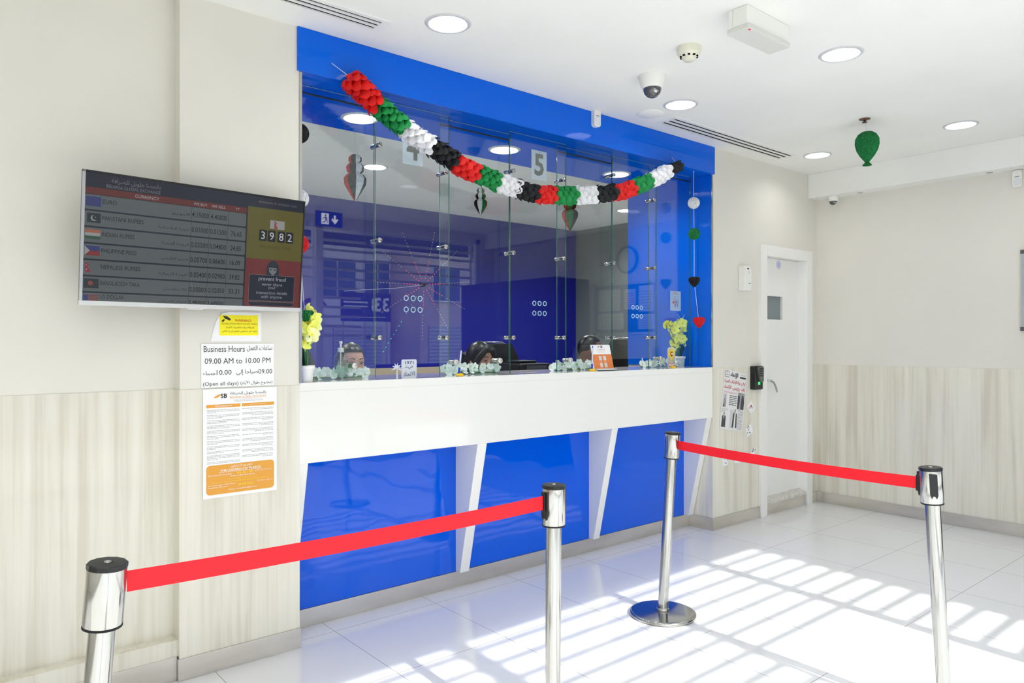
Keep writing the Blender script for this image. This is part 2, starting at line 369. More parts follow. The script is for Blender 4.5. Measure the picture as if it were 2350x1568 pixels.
b.add([(5.326,YW-.012,.088),(5.957,YW-.012,.088),(5.957,YW-.012,.112),(5.326,YW-.012,.112),(5.326,YW+.09,.088),(5.957,YW+.09,.088),(5.957,YW+.05,.132),(5.326,YW+.05,.132)],[(0,1,2,3),(3,2,6,7),(0,3,7,4),(1,5,6,2),(4,7,6,5),(0,4,5,1)], vary(mat('worn_sill_stone',r=.4),(196,192,184),(222,220,214),(20,40,40)))
b.build('threshold', d1)
b = MB(); hx = 5.42
b.tube([(hx-.035,YD-.001,1.085),(hx-.035,YD-.045,1.085),(hx-.02,YD-.055,1.083),(hx+.03,YD-.056,1.065),(hx+.065,YD-.056,1.02),(hx+.075,YD-.056,.985)], [.009,.009,.0095,.009,.008,.007], M_chromeb, 12)
b.lathe([(.0,0),(.026,0),(.026,.008),(.012,.012),(0,.012)], M_chromeb, FY(hx-.035,YD,1.085)); b.build('door_handle', d1)
b = MB(); b.disc(0,0,.035,.0015,mat('lilac_sticker',(205,205,232),.4),FY(*at(1787,608,'Y',YD-.001))); b.disc(0,.008,.006,.0022,mat('lilac_ink',(150,150,200),.5),FY(*at(1787,608,'Y',YD-.001))); b.box(-.004,-.02,0,.004,0,.0022,_m['lilac_ink'],FY(*at(1787,608,'Y',YD-.001)))
tag(b.build('door_sticker', None, label='round pale lilac sticker near the top of the white door', cat='sticker'))

# ---------------- counter and its blue surround ----------------
ct = thing('service_counter', 'long white teller counter with blue glossy front panels and tapered white fins', 'counter', (3.0,3.4,0))
b = MB(); b.box(X1,YW+.002,1.17,X2,3.66,ZT,M_white); b.build('worktop', ct, bevel=.002)
b = MB(); b.box(X1,YW,ZA,X2,YW+.03,1.1705,M_white); b.box(X1,YW+.03,ZA,X2,3.40,ZA+.03,M_white); b.build('apron', ct, bevel=.0015)
for x0,x1 in ((X1+.02,2.465),(2.465,3.555),(3.555,X2-.005)):
    b = MB(); b.box(x0,3.392,.09,x1,3.41,ZA+.01,M_blue); b.build('front_panel', ct)
for x0,x1 in ((X1,X1+.043),(2.428,2.492),(3.515,3.572),(4.542,4.604)):
    b = MB()
    vs = [(x0,YW+.001,ZA),(x0,3.395,ZA),(x0,3.395,.089),(x0,3.352,.089)]; vs += [(x1,y,z) for _,y,z in vs]
    b.add(vs, [(0,1,2,3),(7,6,5,4),(0,4,5,1),(1,5,6,2),(2,6,7,3),(3,7,4,0)], M_white); b.build('fin', ct, bevel=.001)
b = MB(); b.box(X1,3.387,0,X2,3.45,.089,M_steel); b.build('kickplate', ct, bevel=.001)
b = MB(); b.box(X1+.01,3.412,.08,X2-.01,3.62,1.168,M_whitem); b.build('carcass', ct)
sr = thing('counter_surround', 'glossy blue fascia, soffit and side lining framing the teller window above the counter', 'counter surround', (3.0,3.2,ZT))
b = MB(); b.box(X1-.012,YW-.012,ZH,X2+.012,YW+.012,ZC-.001,M_blued); b.build('fascia', sr, bevel=.0015)
b = MB(); plane_holes(b, (X1,YW+.012,X2,3.9), ZH, [('c',x,y,.088) for x,y in SOFFIT_LAMPS], M_blued, True); b.box(X1,3.88,ZH+.001,X2,3.9,ZC-.002,M_blued); b.build('soffit', sr)
b = MB(); b.box(X1,YW+.004,ZT+.001,X1+.008,4.0,ZH-.001,M_blued); b.build('side_lining', sr)
b = MB(); b.box(X2-.008,YW+.004,ZT+.001,X2,4.0,ZH-.001,M_blued); b.build('side_lining', sr)
b = MB(); b.box(X1-.001,YW-.004,ZT+.002,X1+.011,YW+.004,ZH-.001,M_chrome); b.build('edge_strip', sr)
b = MB(); b.box(X2-.011,YW-.004,ZT+.002,X2+.001,YW+.004,ZH-.001,M_chrome); b.build('edge_strip', sr)

# ---------------- glass screens ----------------
def glass(x0, x1, y, z0, z1, label, holes=None, seal=False):
    g = thing('glass_panel', label, 'glass panel', ((x0+x1)/2, y, z0), 'glass screens standing on the counter')
    b = MB(); t = .008
    b.add([(x0,y,z0),(x1,y,z0),(x1,y,z1),(x0,y,z1)], [(0,1,2,3)], M_glass); b.add([(x0,y+t,z0),(x1,y+t,z0),(x1,y+t,z1),(x0,y+t,z1)], [(3,2,1,0)], M_glass)
    for q in (((x0,y,z0),(x0,y+t,z0),(x0,y+t,z1),(x0,y,z1)),((x1,y,z0),(x1,y,z1),(x1,y+t,z1),(x1,y+t,z0))): b.add(q, [(0,1,2,3)], M_edge)
    M_ed2 = mat('polished_glass_rim', (150,190,205), .15, spec=.8)
    for q in (((x0,y,z0),(x1,y,z0),(x1,y+t,z0),(x0,y+t,z0)),((x0,y,z1),(x0,y+t,z1),(x1,y+t,z1),(x1,y,z1))): b.add(q, [(0,1,2,3)], M_ed2)
    b.build('pane', g)
    if seal:
        b = MB(); b.box(x0,y-.003,z1-.038,x1,y+t+.003,z1-.033,mat('dark_seal',(20,40,45),.4)); b.build('seal', g)
    if holes:
        hx, hz = holes
        for i in range(3):
            for j in range(2):
                b = MB(); M = FY(hx+(i-1)*.043, y-.001, hz-.03+.06*j); R_, r_ = .0130, .0024
                vs = []; fs = []
                for p in range(18):
                    for q in range(6):
                        a, c = 6.2832*p/18, 6.2832*q/6; vs.append(((R_+r_*math.cos(c))*math.cos(a), (R_+r_*math.cos(c))*math.sin(a), r_*math.sin(c)))
                        fs.append((p*6+q, ((p+1)%18)*6+q, ((p+1)%18)*6+(q+1)%6, p*6+(q+1)%6))
                b.add(vs, fs, mat('hole_rim_glow',(170,205,222),.3,em=.03,emc=(170,205,222)), M, True); b.build('speech_hole', g)  # faint glow painted into the rims, which are no lamps
    return g
YN, YF = 3.290, 3.340
gA = glass(1.412,1.885,YF,ZT,ZH-.002,'clear glass panel farthest left on the counter, beside the beige pillar',seal=True)
gC = glass(2.285,2.79,YF,ZT,ZH-.002,'clear glass panel rising from the counter in front of the dark-haired woman',seal=True)
gE = glass(3.175,3.69,YF,ZT,ZH-.002,'clear glass panel rising from the counter just behind the orange brochure stand',seal=True)
gG = glass(4.07,4.552,YF,ZT,ZH-.002,'clear glass panel farthest right on the counter, behind the eagle emblem',seal=True)
hB = at(948,698,'Y',YN); hD = at(1238,708,'Y',YN); hF = at(1462,716,'Y',YN)
gB = glass(1.848,2.312,YN,1.283,ZH-.002,'raised clear glass panel behind the starburst string lights',(hB.x,hB.z))
gD = glass(2.742,3.205,YN,1.283,ZH-.002,'raised clear glass panel carrying the paper number 5',(hD.x,hD.z))
gF = glass(3.63,4.092,YN,1.283,ZH-.002,'raised clear glass panel with speech holes right of the brochure stand',(hF.x,hF.z))
for g, sp in ((gB,[(873,331),(873,551),(873,775),(1025,566),(1027,775),(1025,395)]),(gD,[(1180,391),(1180,580),(1180,775),(1296,412),(1296,593),(1296,775)]),(gF,[(1411,401),(1411,604),(1411,775),(1504,459),(1504,615),(1504,775)])):
    for p in sp:
        q = at(p[0],p[1],'Y',YN-.012); b = MB()
        b.lathe([(0,0),(.0115,0),(.0115,.014),(.0105,.015),(.0105,.0725),(.0125,.073),(.0125,.084),(.011,.0855),(0,.0855)], M_chrome, FY(q.x,YF+.024,q.z))
        b.build('standoff', g)
for g, sp in ((gA,[(815,840)]),(gC,[(1048,832),(1149,828)]),(gE,[(1311,827)]),(gG,[(1518,823)])):
    for p in sp:
        q = at(p[0],p[1],'Y',YF-.014); b = MB()
        b.lathe([(.013,0),(.013,.045),(.017,.045),(.017,.052),(.0165,.0535),(0,.0535)], M_chromeb, FY(q.x,YF+.04,q.z)); b.lathe([(.0165,0),(.0165,.012),(.015,.014),(0,.014)], mat('cap_steel',(225,222,214),.3,metal=.6), FY(q.x,YF,q.z))
        b.lathe([(.0135,0),(.0135,.0455)], M_chromeb, FY(q.x,YF+.0535,q.z)); b.build('clamp', g)

# ---------------- lamps and ceiling fittings ----------------
t = thing('downlight', 'x', 'downlight', (0,0,0), 'round recessed downlights')
b = MB(); b.lathe([(.086,0),(.088,-.006),(.100,-.005),(.106,0)], M_trimr, caps=False, n=40); b.build('trim_ring', t)
b = MB(); b.lathe([(.0875,-.003),(.083,.012),(.074,.035),(.060,.055),(.0,.056)], M_lampw, caps=False, n=40); b.build('reflector', t)
b = MB(); b.lathe([(.0,.030),(.030,.032),(.044,.042),(.046,.054)], M_lamp, caps=False, n=28); b.build('bulb', t)
DL = t
lobby_lab = ['downlight over the left half of the counter, near the upper left ceiling grille','downlight near the blue fascia, right beside the dome camera','downlight at the right end of the long ceiling grille','downlight right of the emergency light box','downlight above and right of the green paper balloon']
hid = ['downlight behind the photographer, nearer the street glazing','downlight seen only as a reflection in the teller glass']
for i,(x,y) in enumerate(LOBBY_LAMPS):
    lab = lobby_lab[i] if i < 5 else ['downlight near the middle of the lobby, left of the camera view','street-side downlight nearest the left glazing bays','street-side downlight mirrored in the glass beside the paper number 5','street-side downlight nearest the end wall','downlight over the far left of the lobby','downlight in the left street-side corner of the lobby'][i-5]
    if i == 0: DL.location = (x,y,ZC); DL['label'] = lab
    else: copy_tree(DL, (x,y,ZC), lab)
for (x,y),lab in zip(SOFFIT_LAMPS, ['downlight in the blue soffit behind the garland\'s red left end','downlight in the blue soffit left of the paper number 5','downlight in the blue soffit above the garland\'s right half']): copy_tree(DL, (x,y,ZH), lab, group='downlights in the blue soffit')
for (x,y),lab in zip(OFFICE_LAMPS, ['downlight in the office ceiling seen through the left glass','downlight added to brighten the office, toward the grey wall','downlight added to brighten the office, left end of the room','downlight added to brighten the office, right beside the grey wall']): copy_tree(DL, (x,y,ZC), lab, group='downlights in the office ceiling')
M_lampo = mat('office_lamp_glow',(255,255,255),.5,em=950,emc=(255,253,250))
M_lamps = mat('soffit_lamp_glow',(255,255,255),.5,em=300,emc=(255,253,250))
for o in [o for o in bpy.data.objects if o.parent and o.parent.get('group') == 'downlights in the blue soffit' and o.name.startswith('bulb')]:
    o.data = o.data.copy(); o.data.materials[0] = M_lamps
for o in [o for o in bpy.data.objects if o.parent and o.parent.get('group') == 'downlights in the office ceiling' and o.name.startswith('bulb')]:
    o.data = o.data.copy(); o.data.materials[0] = M_lampo
def vent(x0,x1,y0,y1,lab):
    t = thing('ceiling_grille', lab, 'air vent', ((x0+x1)/2,(y0+y1)/2,ZC), 'long slot air grilles')
    b = MB(); z = ZC-.004; w = .026; n = 3; s = (y1-y0-2*w)/(n*2-1)
    b.box(x0,y0,z,x1,y0+w,ZC+.0015,M_plast); b.box(x0,y1-w,z,x1,y1,ZC+.0015,M_plast); b.box(x0,y0+w,z,x0+.035,y1-w,ZC+.0015,M_plast); b.box(x1-.035,y0+w,z,x1,y1-w,ZC+.0015,M_plast); b.build('frame', t)
    for i in range(n-1):
        b = MB(); yy = y0+w+s*(2*i+1); b.box(x0+.035,yy,z+.001,x1-.035,yy+s,ZC+.0015,M_plast); b.build('blade', t)
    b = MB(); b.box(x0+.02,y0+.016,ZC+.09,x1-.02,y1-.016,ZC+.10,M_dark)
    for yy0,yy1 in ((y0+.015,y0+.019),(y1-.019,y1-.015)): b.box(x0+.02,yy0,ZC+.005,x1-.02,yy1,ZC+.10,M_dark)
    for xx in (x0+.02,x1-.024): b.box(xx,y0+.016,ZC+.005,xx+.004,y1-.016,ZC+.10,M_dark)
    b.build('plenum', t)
vent(.14,1.699,2.865,3.002,'slot air grille at the top left, ending above the fascia corner')
vent(3.80,5.32,2.903,3.066,'slot air grille running along the right half of the ceiling edge')
t = thing('emergency_light', 'white box emergency light fixed to the ceiling', 'emergency light', (2.93,1.78,ZC))
Me = T((2.93,1.78,ZC))@RZ(math.radians(0))
b = MB(); b.box(-.165,-.045,-.085,.165,.028,0,M_plast,Me); b.box(-.165,.028,-.085,-.05,.05,0,M_plast,Me); b.build('housing', t, bevel=.004)
b = MB(); b.box(-.17,-.055,-.105,.17,.055,-.082,mat('grey_diffuser',(212,212,206),.35),Me); b.build('diffuser', t, bevel=.005)
b = MB(); b.ball((2.78,1.735,ZC-.105),.005,mat('red_led',(230,60,70),.4)); b.build('indicator', t)
t = thing('smoke_detector', 'small cream smoke detector between the emergency light and dome camera', 'smoke detector', (2.954,2.175,ZC))
Md = T((2.954,2.175,ZC))
b = MB(); b.lathe([(.056,0),(.056,-.03),(.050,-.042),(.034,-.052),(.030,-.062),(.026,-.067),(0,-.068)], M_cream, Md); b.build('body', t)
b = MB()
for i in range(10): b.box(.036,-.006,-.0515,.044,.006,-.045,M_dark,Md@RZ(.628*i))
b.build('vents', t)
def dome(x,y,z,s,lab):
    t = thing('dome_camera', lab, 'security camera', (x,y,z), 'dome security cameras'); M = T((x,y,z))@Matrix.Scale(s,4)
    b = MB(); b.lathe([(.074,0),(.075,-.008),(.070,-.018),(.068,-.03),(.060,-.056),(.052,-.068),(.044,-.07)], M_plast, M, caps=False, n=36); b.build('housing', t)
    b = MB(); b.lathe([(.050,-.064),(.049,-.078),(.042,-.096),(.028,-.110),(.012,-.117),(0,-.118)], mat('smoked_dome',(60,62,66),.05,spec=.8,coat=1), M, caps=False, n=36); b.build('dome', t)
    b = MB(); b.lathe([(.018,0),(.018,.012),(.014,.014),(0,.014)], M_chromeb, T((x,y,z))@Matrix.Scale(s,4)@T((-.012,-.028,-.088))@RX(math.radians(55))); b.build('lens', t)
dome(3.126,2.542,ZC,1.0,'white dome camera with dark lens on the main ceiling')
dome(6.085,3.00,2.634,.62,'small dome camera under the bulkhead by the far corner')
t = thing('sprinkler_head', 'rusty round fire sprinkler on the ceiling above the green balloon', 'sprinkler', (4.777,2.148,ZC)); Ms = T((4.777,2.148,ZC))
b = MB(); b.lathe([(.034,0),(.034,-.003),(.028,-.006),(.012,-.006)], mat('rusty_metal',(120,90,80),.5,metal=.5), Ms); b.build('flange', t)
b = MB(); b.lathe([(.008,-.006),(.008,-.02),(.016,-.022),(.016,-.024),(0,-.024)], mat('brown_metal',(90,65,58),.5,metal=.5), Ms); b.build('deflector', t)
b = MB(); b.lathe([(.085,0),(.085,-.003),(.080,-.006),(0,-.008)], M_ceil, T((3.63,2.969,ZC))); b.build('cover_plate', None, label='blank round cream ceiling cover beside the downlight and grille', cat='ceiling cover')
for p,lab in (((1978,443),'small flat round fitting under the bulkhead, nearer the corner camera'),((2270,395),'small flat round fitting under the bulkhead, nearer the motion sensor')):
    q = at(*p,'Z',2.634); q.x = 6.085; t = thing('spotlight', lab, 'spotlight', (q.x,q.y,2.634), 'small spotlights under the bulkhead')
    b = MB(); b.lathe([(.040,0),(.040,-.003),(.028,-.005),(.026,-.001)], M_plast, T((q.x,q.y,2.634)), caps=False); b.build('ring', t)
    b = MB(); b.lathe([(.026,-.002),(0,-.0025)], mat('unlit_lens',(150,152,150),.2), T((q.x,q.y,2.634)), caps=False); b.build('lens', t)
def pir(M, loc, lab, s=1):
    t = thing('motion_sensor', lab, 'motion sensor', loc, 'white wall motion sensors')
    b = MB(); b.rrect(-.03*s,-.06*s,.03*s,.06*s,.022*s,.03*s,M_plast,M,8); b.build('case', t, bevel=.005)
    b = MB(); b.rrect(-.022*s,-.05*s,.022*s,.002*s,.018*s,.035*s,mat('lens_plastic',(225,228,230),.25),M,8); b.build('lens', t, bevel=.003)
    b = MB(); b.box(-.015*s,.012*s,.030*s,.015*s,.015*s,.0308*s,M_dark,M); b.build('slot', t)
q = at(1364,271,'Y',YW-.012); pir(FY(q.x,YW-.012,q.z-.004), (q.x,YW-.012,q.z-.06), 'white motion sensor on the blue fascia above the garland', .95)
q = at(2337,408,'X',XE); pir(FX(XE,q.y,q.z-.01)@RY(.0), (XE,q.y,q.z-.07), 'white motion sensor on the end wall under the bulkhead')
# ---------------- stanchions and belts ----------------
M_red = mat('red_belt', (236,14,34), .55)
def stanchion(base, top, zt, label, belt_to=None, clips=()):
    """base and top: where the pole stands and where its axis passes the head's top"""
    t = thing('stanchion', label, 'queue barrier post', (base[0],base[1],0), 'steel belt barrier posts')
    B = Vector((base[0],base[1],0)); P = Vector((top[0],top[1],zt)); ax = (P-B).normalized()
    b = MB(); b.lathe([(.160,0),(.168,.002),(.168,.013),(.163,.017),(.155,.0185),(.0,.026)], M_chrome, T(B), n=64, caps=False); b.build('base', t)
    Mh = T(P)@ax.to_track_quat('Z','Y').to_matrix().to_4x4()@RZ(0)
    b = MB(); b.tube([B+Vector((0,0,.02)), P-ax*.12], .0258, M_chrome, 36)
    b.lathe([(.0262,0),(.032,0),(.032,.012),(.0262,.016)], M_chrome, T(B+Vector((0,0,.022))), caps=False); b.build('pole', t)
    b = MB(); b.lathe([(.026,-.134),(.0365,-.134),(.0385,-.131),(.0385,-.012)], M_chrome, Mh, n=40, caps=False); b.build('head', t)
    b = MB(); b.lathe([(.0385,-.0125),(.0395,-.011),(.0395,-.002),(.037,0),(.010,.0005),(.009,-.001),(0,-.001)], M_black, Mh, n=12, smooth=False, caps=False)
    b.build('cap', t)
    b = MB(); b.lathe([(.030,-.136),(.0388,-.136),(.0388,-.131)], M_blackm, Mh, n=40, caps=False); b.build('head_rim', t)
    b = MB(); b.lathe([(.0075,0),(.0075,.0015),(.004,.0018),(.0035,.0005),(0,.0005)], M_chromeb, Mh, n=20, caps=False); b.build('cap_screw', t)
    for dx,dy in clips:
        d = Vector((dx,dy,0)).normalized(); s = Vector((-d.y,d.x,0)); Mc = T(P-ax*.064)@Matrix(((s.x,ax.x,d.x,0),(s.y,ax.y,d.y,0),(s.z,ax.z,d.z,0),(0,0,0,1)))
        b = MB(); b.poly([(-.013,.043),(.013,.043),(.013,-.034),(.008,-.048),(.004,-.038),(-.004,-.038),(-.008,-.048),(-.013,-.034)], .008, M_black, Mc@T((0,0,.0365))); b.build('belt_clip', t, bevel=.001)
    return t, P, ax
S1 = at(247,1290,'Z',.935); S2 = at(1271,1112,'Z',.928); S3b = at(1521,1411,'Z',0); S4 = at(2135,1072,'Z',.935)
h1 = (S1.x,S1.y); h2 = (S2.x,S2.y); h4 = (S4.x,S4.y)
q = at(1544,996,'Z',.938); dS = _R*((1544-1521)/1674.7*3.745); h3 = (S3b.x+dS.x, S3b.y+dS.y)
def sub2(a, k): return (a[0]-_R.x*k, a[1]-_R.y*k)
d12 = (h2[0]-h1[0], h2[1]-h1[1]); d34 = (h4[0]-h3[0], h4[1]-h3[1])
t1,P1,a1 = stanchion(sub2(h1,.078), h1, .935, 'steel barrier post nearest the camera at the left edge, holding the long red belt')
t2,P2,a2 = stanchion(sub2(h2,.004), h2, .928, 'steel barrier post in the middle of the picture where the long red belt ends', clips=[(-d12[0],-d12[1]),(d12[0],d12[1])])
t3,P3,a3 = stanchion((S3b.x,S3b.y), h3, .936, 'leaning steel barrier post with its round base in full view near the counter')
t4,P4,a4 = stanchion(sub2(h4,-.055), h4, .935, 'steel barrier post at the right side, holding the end of the shorter red belt', clips=[(-d34[0],-d34[1]),(-.75,-.45)])
def belt(t, P, Q, sag, z0, z1):
    d = Vector((Q.x-P.x,Q.y-P.y,0)); L = d.length; d.normalize(); s = Vector((-d.y,d.x,0)); vs = []; fs = []; n = 24
    A = P+d*.037; Bq = Q-d*.046
    for i in range(n+1):
        u = i/n; p = A.lerp(Bq,u); z = z0*(1-u)+z1*u-4*sag*u*(1-u)
        for off in (-.0006,.0006):
            for dz in (-.0225,.0225): vs.append((p.x+s.x*off,p.y+s.y*off,z+dz))
    for i in range(n):
        k = i*4; fs += [(k,k+4,k+5,k+1),(k+2,k+3,k+7,k+6),(k,k+2,k+6,k+4),(k+1,k+5,k+7,k+3)]
    fs += [(0,1,3,2),(n*4,n*4+2,n*4+3,n*4+1)]
    b = MB(); b.add(vs, fs, M_red, None); b.build('belt', t, label='bright red retractable belt')
    M = T((Bq.x,Bq.y,z1))@Matrix(((s.x,d.x,0,0),(s.y,d.y,0,0),(0,0,1,0),(0,0,0,1)))
    b = MB(); b.box(-.007,-.004,-.030,.007,.014,.030,M_black,M); b.build('belt_end', t, bevel=.002)
belt(t1,P1,P2,.008,.886,.874); belt(t3,P3,P4,.010,.873,.870)

# ---------------- television with the exchange rates ----------------
ya, th = .0786, .102; dx = Vector((math.cos(ya),math.sin(ya),0)); nn = Vector((-math.sin(ya),math.cos(ya),0)); up = Vector((0,0,1))*math.cos(th)-nn*math.sin(th); no = dx.cross(up)
Mt = Matrix(((dx.x,up.x,no.x,.501),(dx.y,up.y,no.y,3.06),(dx.z,up.z,no.z,1.535),(0,0,0,1)))
TW, TH = .880, .4906
tv = thing('television', 'flat television showing currency exchange rates, tilted out from the beige pillar', 'television', tuple(Mt@Vector((TW/2,TH/2,0))))
b = MB(); b.box(0,0,-.012,TW,TH,0,M_black,Mt); b.box(.10,.04,-.045,TW-.10,TH-.08,-.012,M_blackm,Mt); b.build('body', tv, bevel=.002)
b = MB(); b.box(-.001,-.001,-.014,TW+.001,.016,.004,mat('silver_bezel',(205,205,202),.25,metal=.6),Mt); b.rrect(TW*.44,-.006,TW*.51,.003,.004,.003,_m['silver_bezel'],Mt); b.build('bottom_bezel', tv, bevel=.001)
b = MB(); b.box(0,.015,-.002,.010,TH,.003,M_chromeb,Mt); b.box(TW-.006,.015,-.002,TW,TH,.003,M_black,Mt); b.box(0,TH-.008,-.002,TW,TH,.003,M_black,Mt); b.build('side_bezel', tv)
b = MB(); b.box(.40,.14,-.13,.48,.34,-.045,M_black,Mt)
b.box(.95,3.10,1.62,1.06,YW-.001,1.86,M_black); b.build('wall_bracket', tv)
def scr(name, c, k=.72):
    m = mat(name, (6,6,7), .12, em=k, emc=c, coat=.0); return m
sb, sred, sye, srd2, snv, srow = scr('screen_dark',(34,37,46)), scr('screen_header_red',(92,44,36)), scr('screen_yellow',(90,85,32)), scr('screen_red',(104,44,42)), scr('screen_navy',(26,30,44)), scr('screen_row',(86,92,92))
stx, sw_, sbk = scr('screen_text',(20,22,24)), scr('screen_white',(150,155,158)), scr('screen_tile',(26,28,32))
SX0, SY0, SW, SH = .010, .016, .864, .466
def S(u, v, z=.0004): return Mt@T((SX0+u*SW, SY0+(1-v)*SH, z))
def sq(b, u0, v0, u1, v1, m, z=.0004, r=0):
    b.rrect(SX0+u0*SW, SY0+(1-v1)*SH, SX0+u1*SW, SY0+(1-v0)*SH, r, .0003, m, Mt@T((0,0,z)), 4) if r else b.box(SX0+u0*SW, SY0+(1-v1)*SH, z, SX0+u1*SW, SY0+(1-v0)*SH, z+.0003, m, Mt)
b = MB(); sq(b,0,0,1,1,sb,0.0); sq(b,0,.112,.700,.163,sred); sq(b,.706,.095,1,.56,sye); sq(b,.706,.56,1,1,srd2)
for k in range(7):
    v0 = .168+.1285*k; v1 = min(v0+.115,1.0); sq(b,0,v0,.699,v1,srow,r=.006 if v1<1 else 0)
    for u in (.438,.522,.610): sq(b,u,v0,u+.0012,v1,stx,.0008)
b.text('CURRENCY', sw_, S(.245,.138,.0008), w=.10*SW); b.text('WE BUY', sw_, S(.478,.138,.0008), w=.062*SW); b.text('WE SELL', sw_, S(.562,.138,.0008), w=.066*SW); b.text('TT', sw_, S(.655,.138,.0008), w=.018*SW)
b.text(ar('بالحصا جلوبل للصرافة'), scr('screen_grey',(110,112,115)), S(.20,.045,.0008), w=.20*SW, h=.045*SH); b.text('BELHASA GLOBAL EXCHANGE', _m['screen_grey'], S(.19,.088,.0008), w=.22*SW, h=.026*SH)
b.text('RAMADAN 29, MONDAY 14:29', _m['screen_grey'], S(.86,.045,.0008), w=.20*SW, h=.022*SH)
names = [('EURO',.055,'اليورو','4.15000','4.40000',''),('PAKISTANI RUPEES',.165,'الروبية الباكستانية','0.01000','0.01500','76.65'),('INDIAN RUPEES',.13,'الروبية الهندية','0.03500','0.04800','24.85'),('PHILIPPINE PESO',.14,'البيزو الفلبيني','0.05700','0.06600','16.09'),('NEPALESE RUPEES',.158,'الروبية النيبالية','0.02400','0.02900','39.82'),('BANGLADESH TAKA',.158,'تاكا بنغلاديش','0.00800','0.02050','33.31'),('US DOLLAR',.095,'الدولار الأمريكي','3.48000','3.68000','')]
for k,(n_,w_,a_,x_,y_,z_) in enumerate(names):
    v = .168+.1285*k+.0575; vv = v-.012 if k < 6 else .965
    hh = .034*SH
    b.text(n_, stx, S(.068,vv,.0008), w=w_*SW, h=hh, align='L'); b.text(ar(a_), stx, S(.430,v+.012 if k < 6 else .985,.0008), w=(.05+.0045*len(a_))*SW, h=.030*SH, align='R')
    if k < 6: b.text(x_, stx, S(.480,v+.004,.0008), w=.078*SW, h=.044*SH, bold=.006); b.text(y_, stx, S(.566,v+.004,.0008), w=.078*SW, h=.044*SH, bold=.006)
    else: b.text(x_, stx, S(.480,.982,.0008), w=.078*SW, h=.030*SH, bold=.006); b.text(y_, stx, S(.566,.982,.0008), w=.078*SW, h=.030*SH, bold=.006)
    if z_: b.text(z_, stx, S(.653,v+.004,.0008), w=.052*SW, h=.044*SH, bold=.006)
fl = [(.004,.062)]*7
def fr(k, a, c, lo, hi, m, z=.0008): v0 = .168+.1285*k+.015; H_ = .075 if k < 6 else .05; sq(b, .004+.058*a, v0+H_*lo, .004+.058*c, v0+H_*hi, m, z)
fblu, fgrn, forg, fwht, fr2, fdg = scr('flag_blue',(52,56,104)), scr('flag_green',(48,78,60)), scr('flag_orange',(150,90,66)), scr('flag_white',(140,142,138)), scr('flag_red',(120,50,48)), scr('flag_dark_green',(40,46,50))
fr(0,0,1,0,1,fblu); fr(1,.1,1,0,1,fdg); fr(2,0,1,0,.33,forg); fr(2,0,1,.33,.66,fwht); fr(2,0,1,.66,1,fgrn); fr(3,0,1,0,.5,fblu); fr(3,0,1,.5,1,fr2); fr(5,0,1,0,1,fdg)
for i in range(4): fr(6,.3,1,.25*i,.25*i+.13,fr2)
fr(6,0,.3,0,1,fblu)
def vrow(k): return .168+.1285*k+.015
b.poly([(0,0),(0,-.075*SH),(.02*SW,-.0375*SH)], .0003, fwht, S(.004,vrow(3),.0012))
b.disc(0,0,.009,.0003,scr('flag_sun',(120,62,52)),S(.030,vrow(5)+.036,.0012)); b.disc(0,0,.0105,.0003,fwht,S(.036,vrow(1)+.038,.0012)); b.disc(0,0,.009,.0003,fdg,S(.040,vrow(1)+.034,.0016)); b.disc(0,0,.002,.0003,fwht,S(.041,vrow(1)+.032,.002))
def nepal(u, v, s): b.poly([(0,.5*s),(.42*s,.12*s),(.16*s,.1*s),(.5*s,-.5*s),(0,-.5*s)], .0003, scr('flag_crimson',(132,48,54)), S(u,v,.0014)); b.disc(.12*s,-.25*s,.06*s,.0002,fwht,S(u,v,.0018),10); b.disc(.1*s,.18*s,.05*s,.0002,fwht,S(u,v,.0018),10)
nepal(.008, vrow(4)+.037, .038); sq(b,.823,.197,.900,.275,fwht,.0008); nepal(.845,.236,.034)
for i,ch in enumerate('3982'):
    u0 = .768+.0455*i+(.006 if i > 1 else 0); sq(b,u0,.292,u0+.040,.395,sbk,.0008,.004); b.text(ch, scr('screen_digit',(190,192,192)), S(u0+.020,.343,.0014), h=.070*SH)
b.disc(0,0,.0018,.0003,sbk,S(.8595,.375,.001)); b.text('NEPALESE RUPEES TT RATE', scr('screen_olive',(66,62,28)), S(.855,.445,.0008), w=.165*SW, h=.026*SH)
hd = [(.5*math.cos(a)*.07*SW*.9, (.5*math.sin(a))*.15*SH) for a in [math.pi*i/10 for i in range(11)]]; hd = hd+[(-.035*SW,-.09*SH),(.035*SW,-.09*SH)]
b.poly(hd, .0003, scr('hood_teal',(34,44,54)), S(.848,.645,.0008)); b.poly([(-.021*SW,.02*SH),(.021*SW,.02*SH),(.019*SW,-.02*SH),(0,-.055*SH),(-.019*SW,-.02*SH)], .0003, _m['screen_grey'], S(.848,.655,.0012))
for s_ in (-1,1): b.poly([(s_*.003*SW,0),(s_*.016*SW,.012*SH),(s_*.014*SW,-.006*SH)], .0003, _m['hood_teal'], S(.848,.655,.0016))
sq(b,.726,.705,.968,.948,_m['screen_grey'],.0016,.008); sq(b,.7275,.708,.9665,.945,snv,.002,.008); sq(b,.726,.955,.968,.992,_m['screen_grey'],.0016,.006); sq(b,.7275,.957,.9665,.990,snv,.002,.006)
for tx,vv,ww in (('prevent fraud',.745,.145),('never share',.79,.108),('your',.828,.04),('transaction details',.868,.165),('with anyone',.91,.112)): b.text(tx, scr('screen_pale',(140,144,150)), S(.847,vv,.0024), w=ww*SW, bold=.012 if vv < .75 else 0)
b.build('screen', tv)

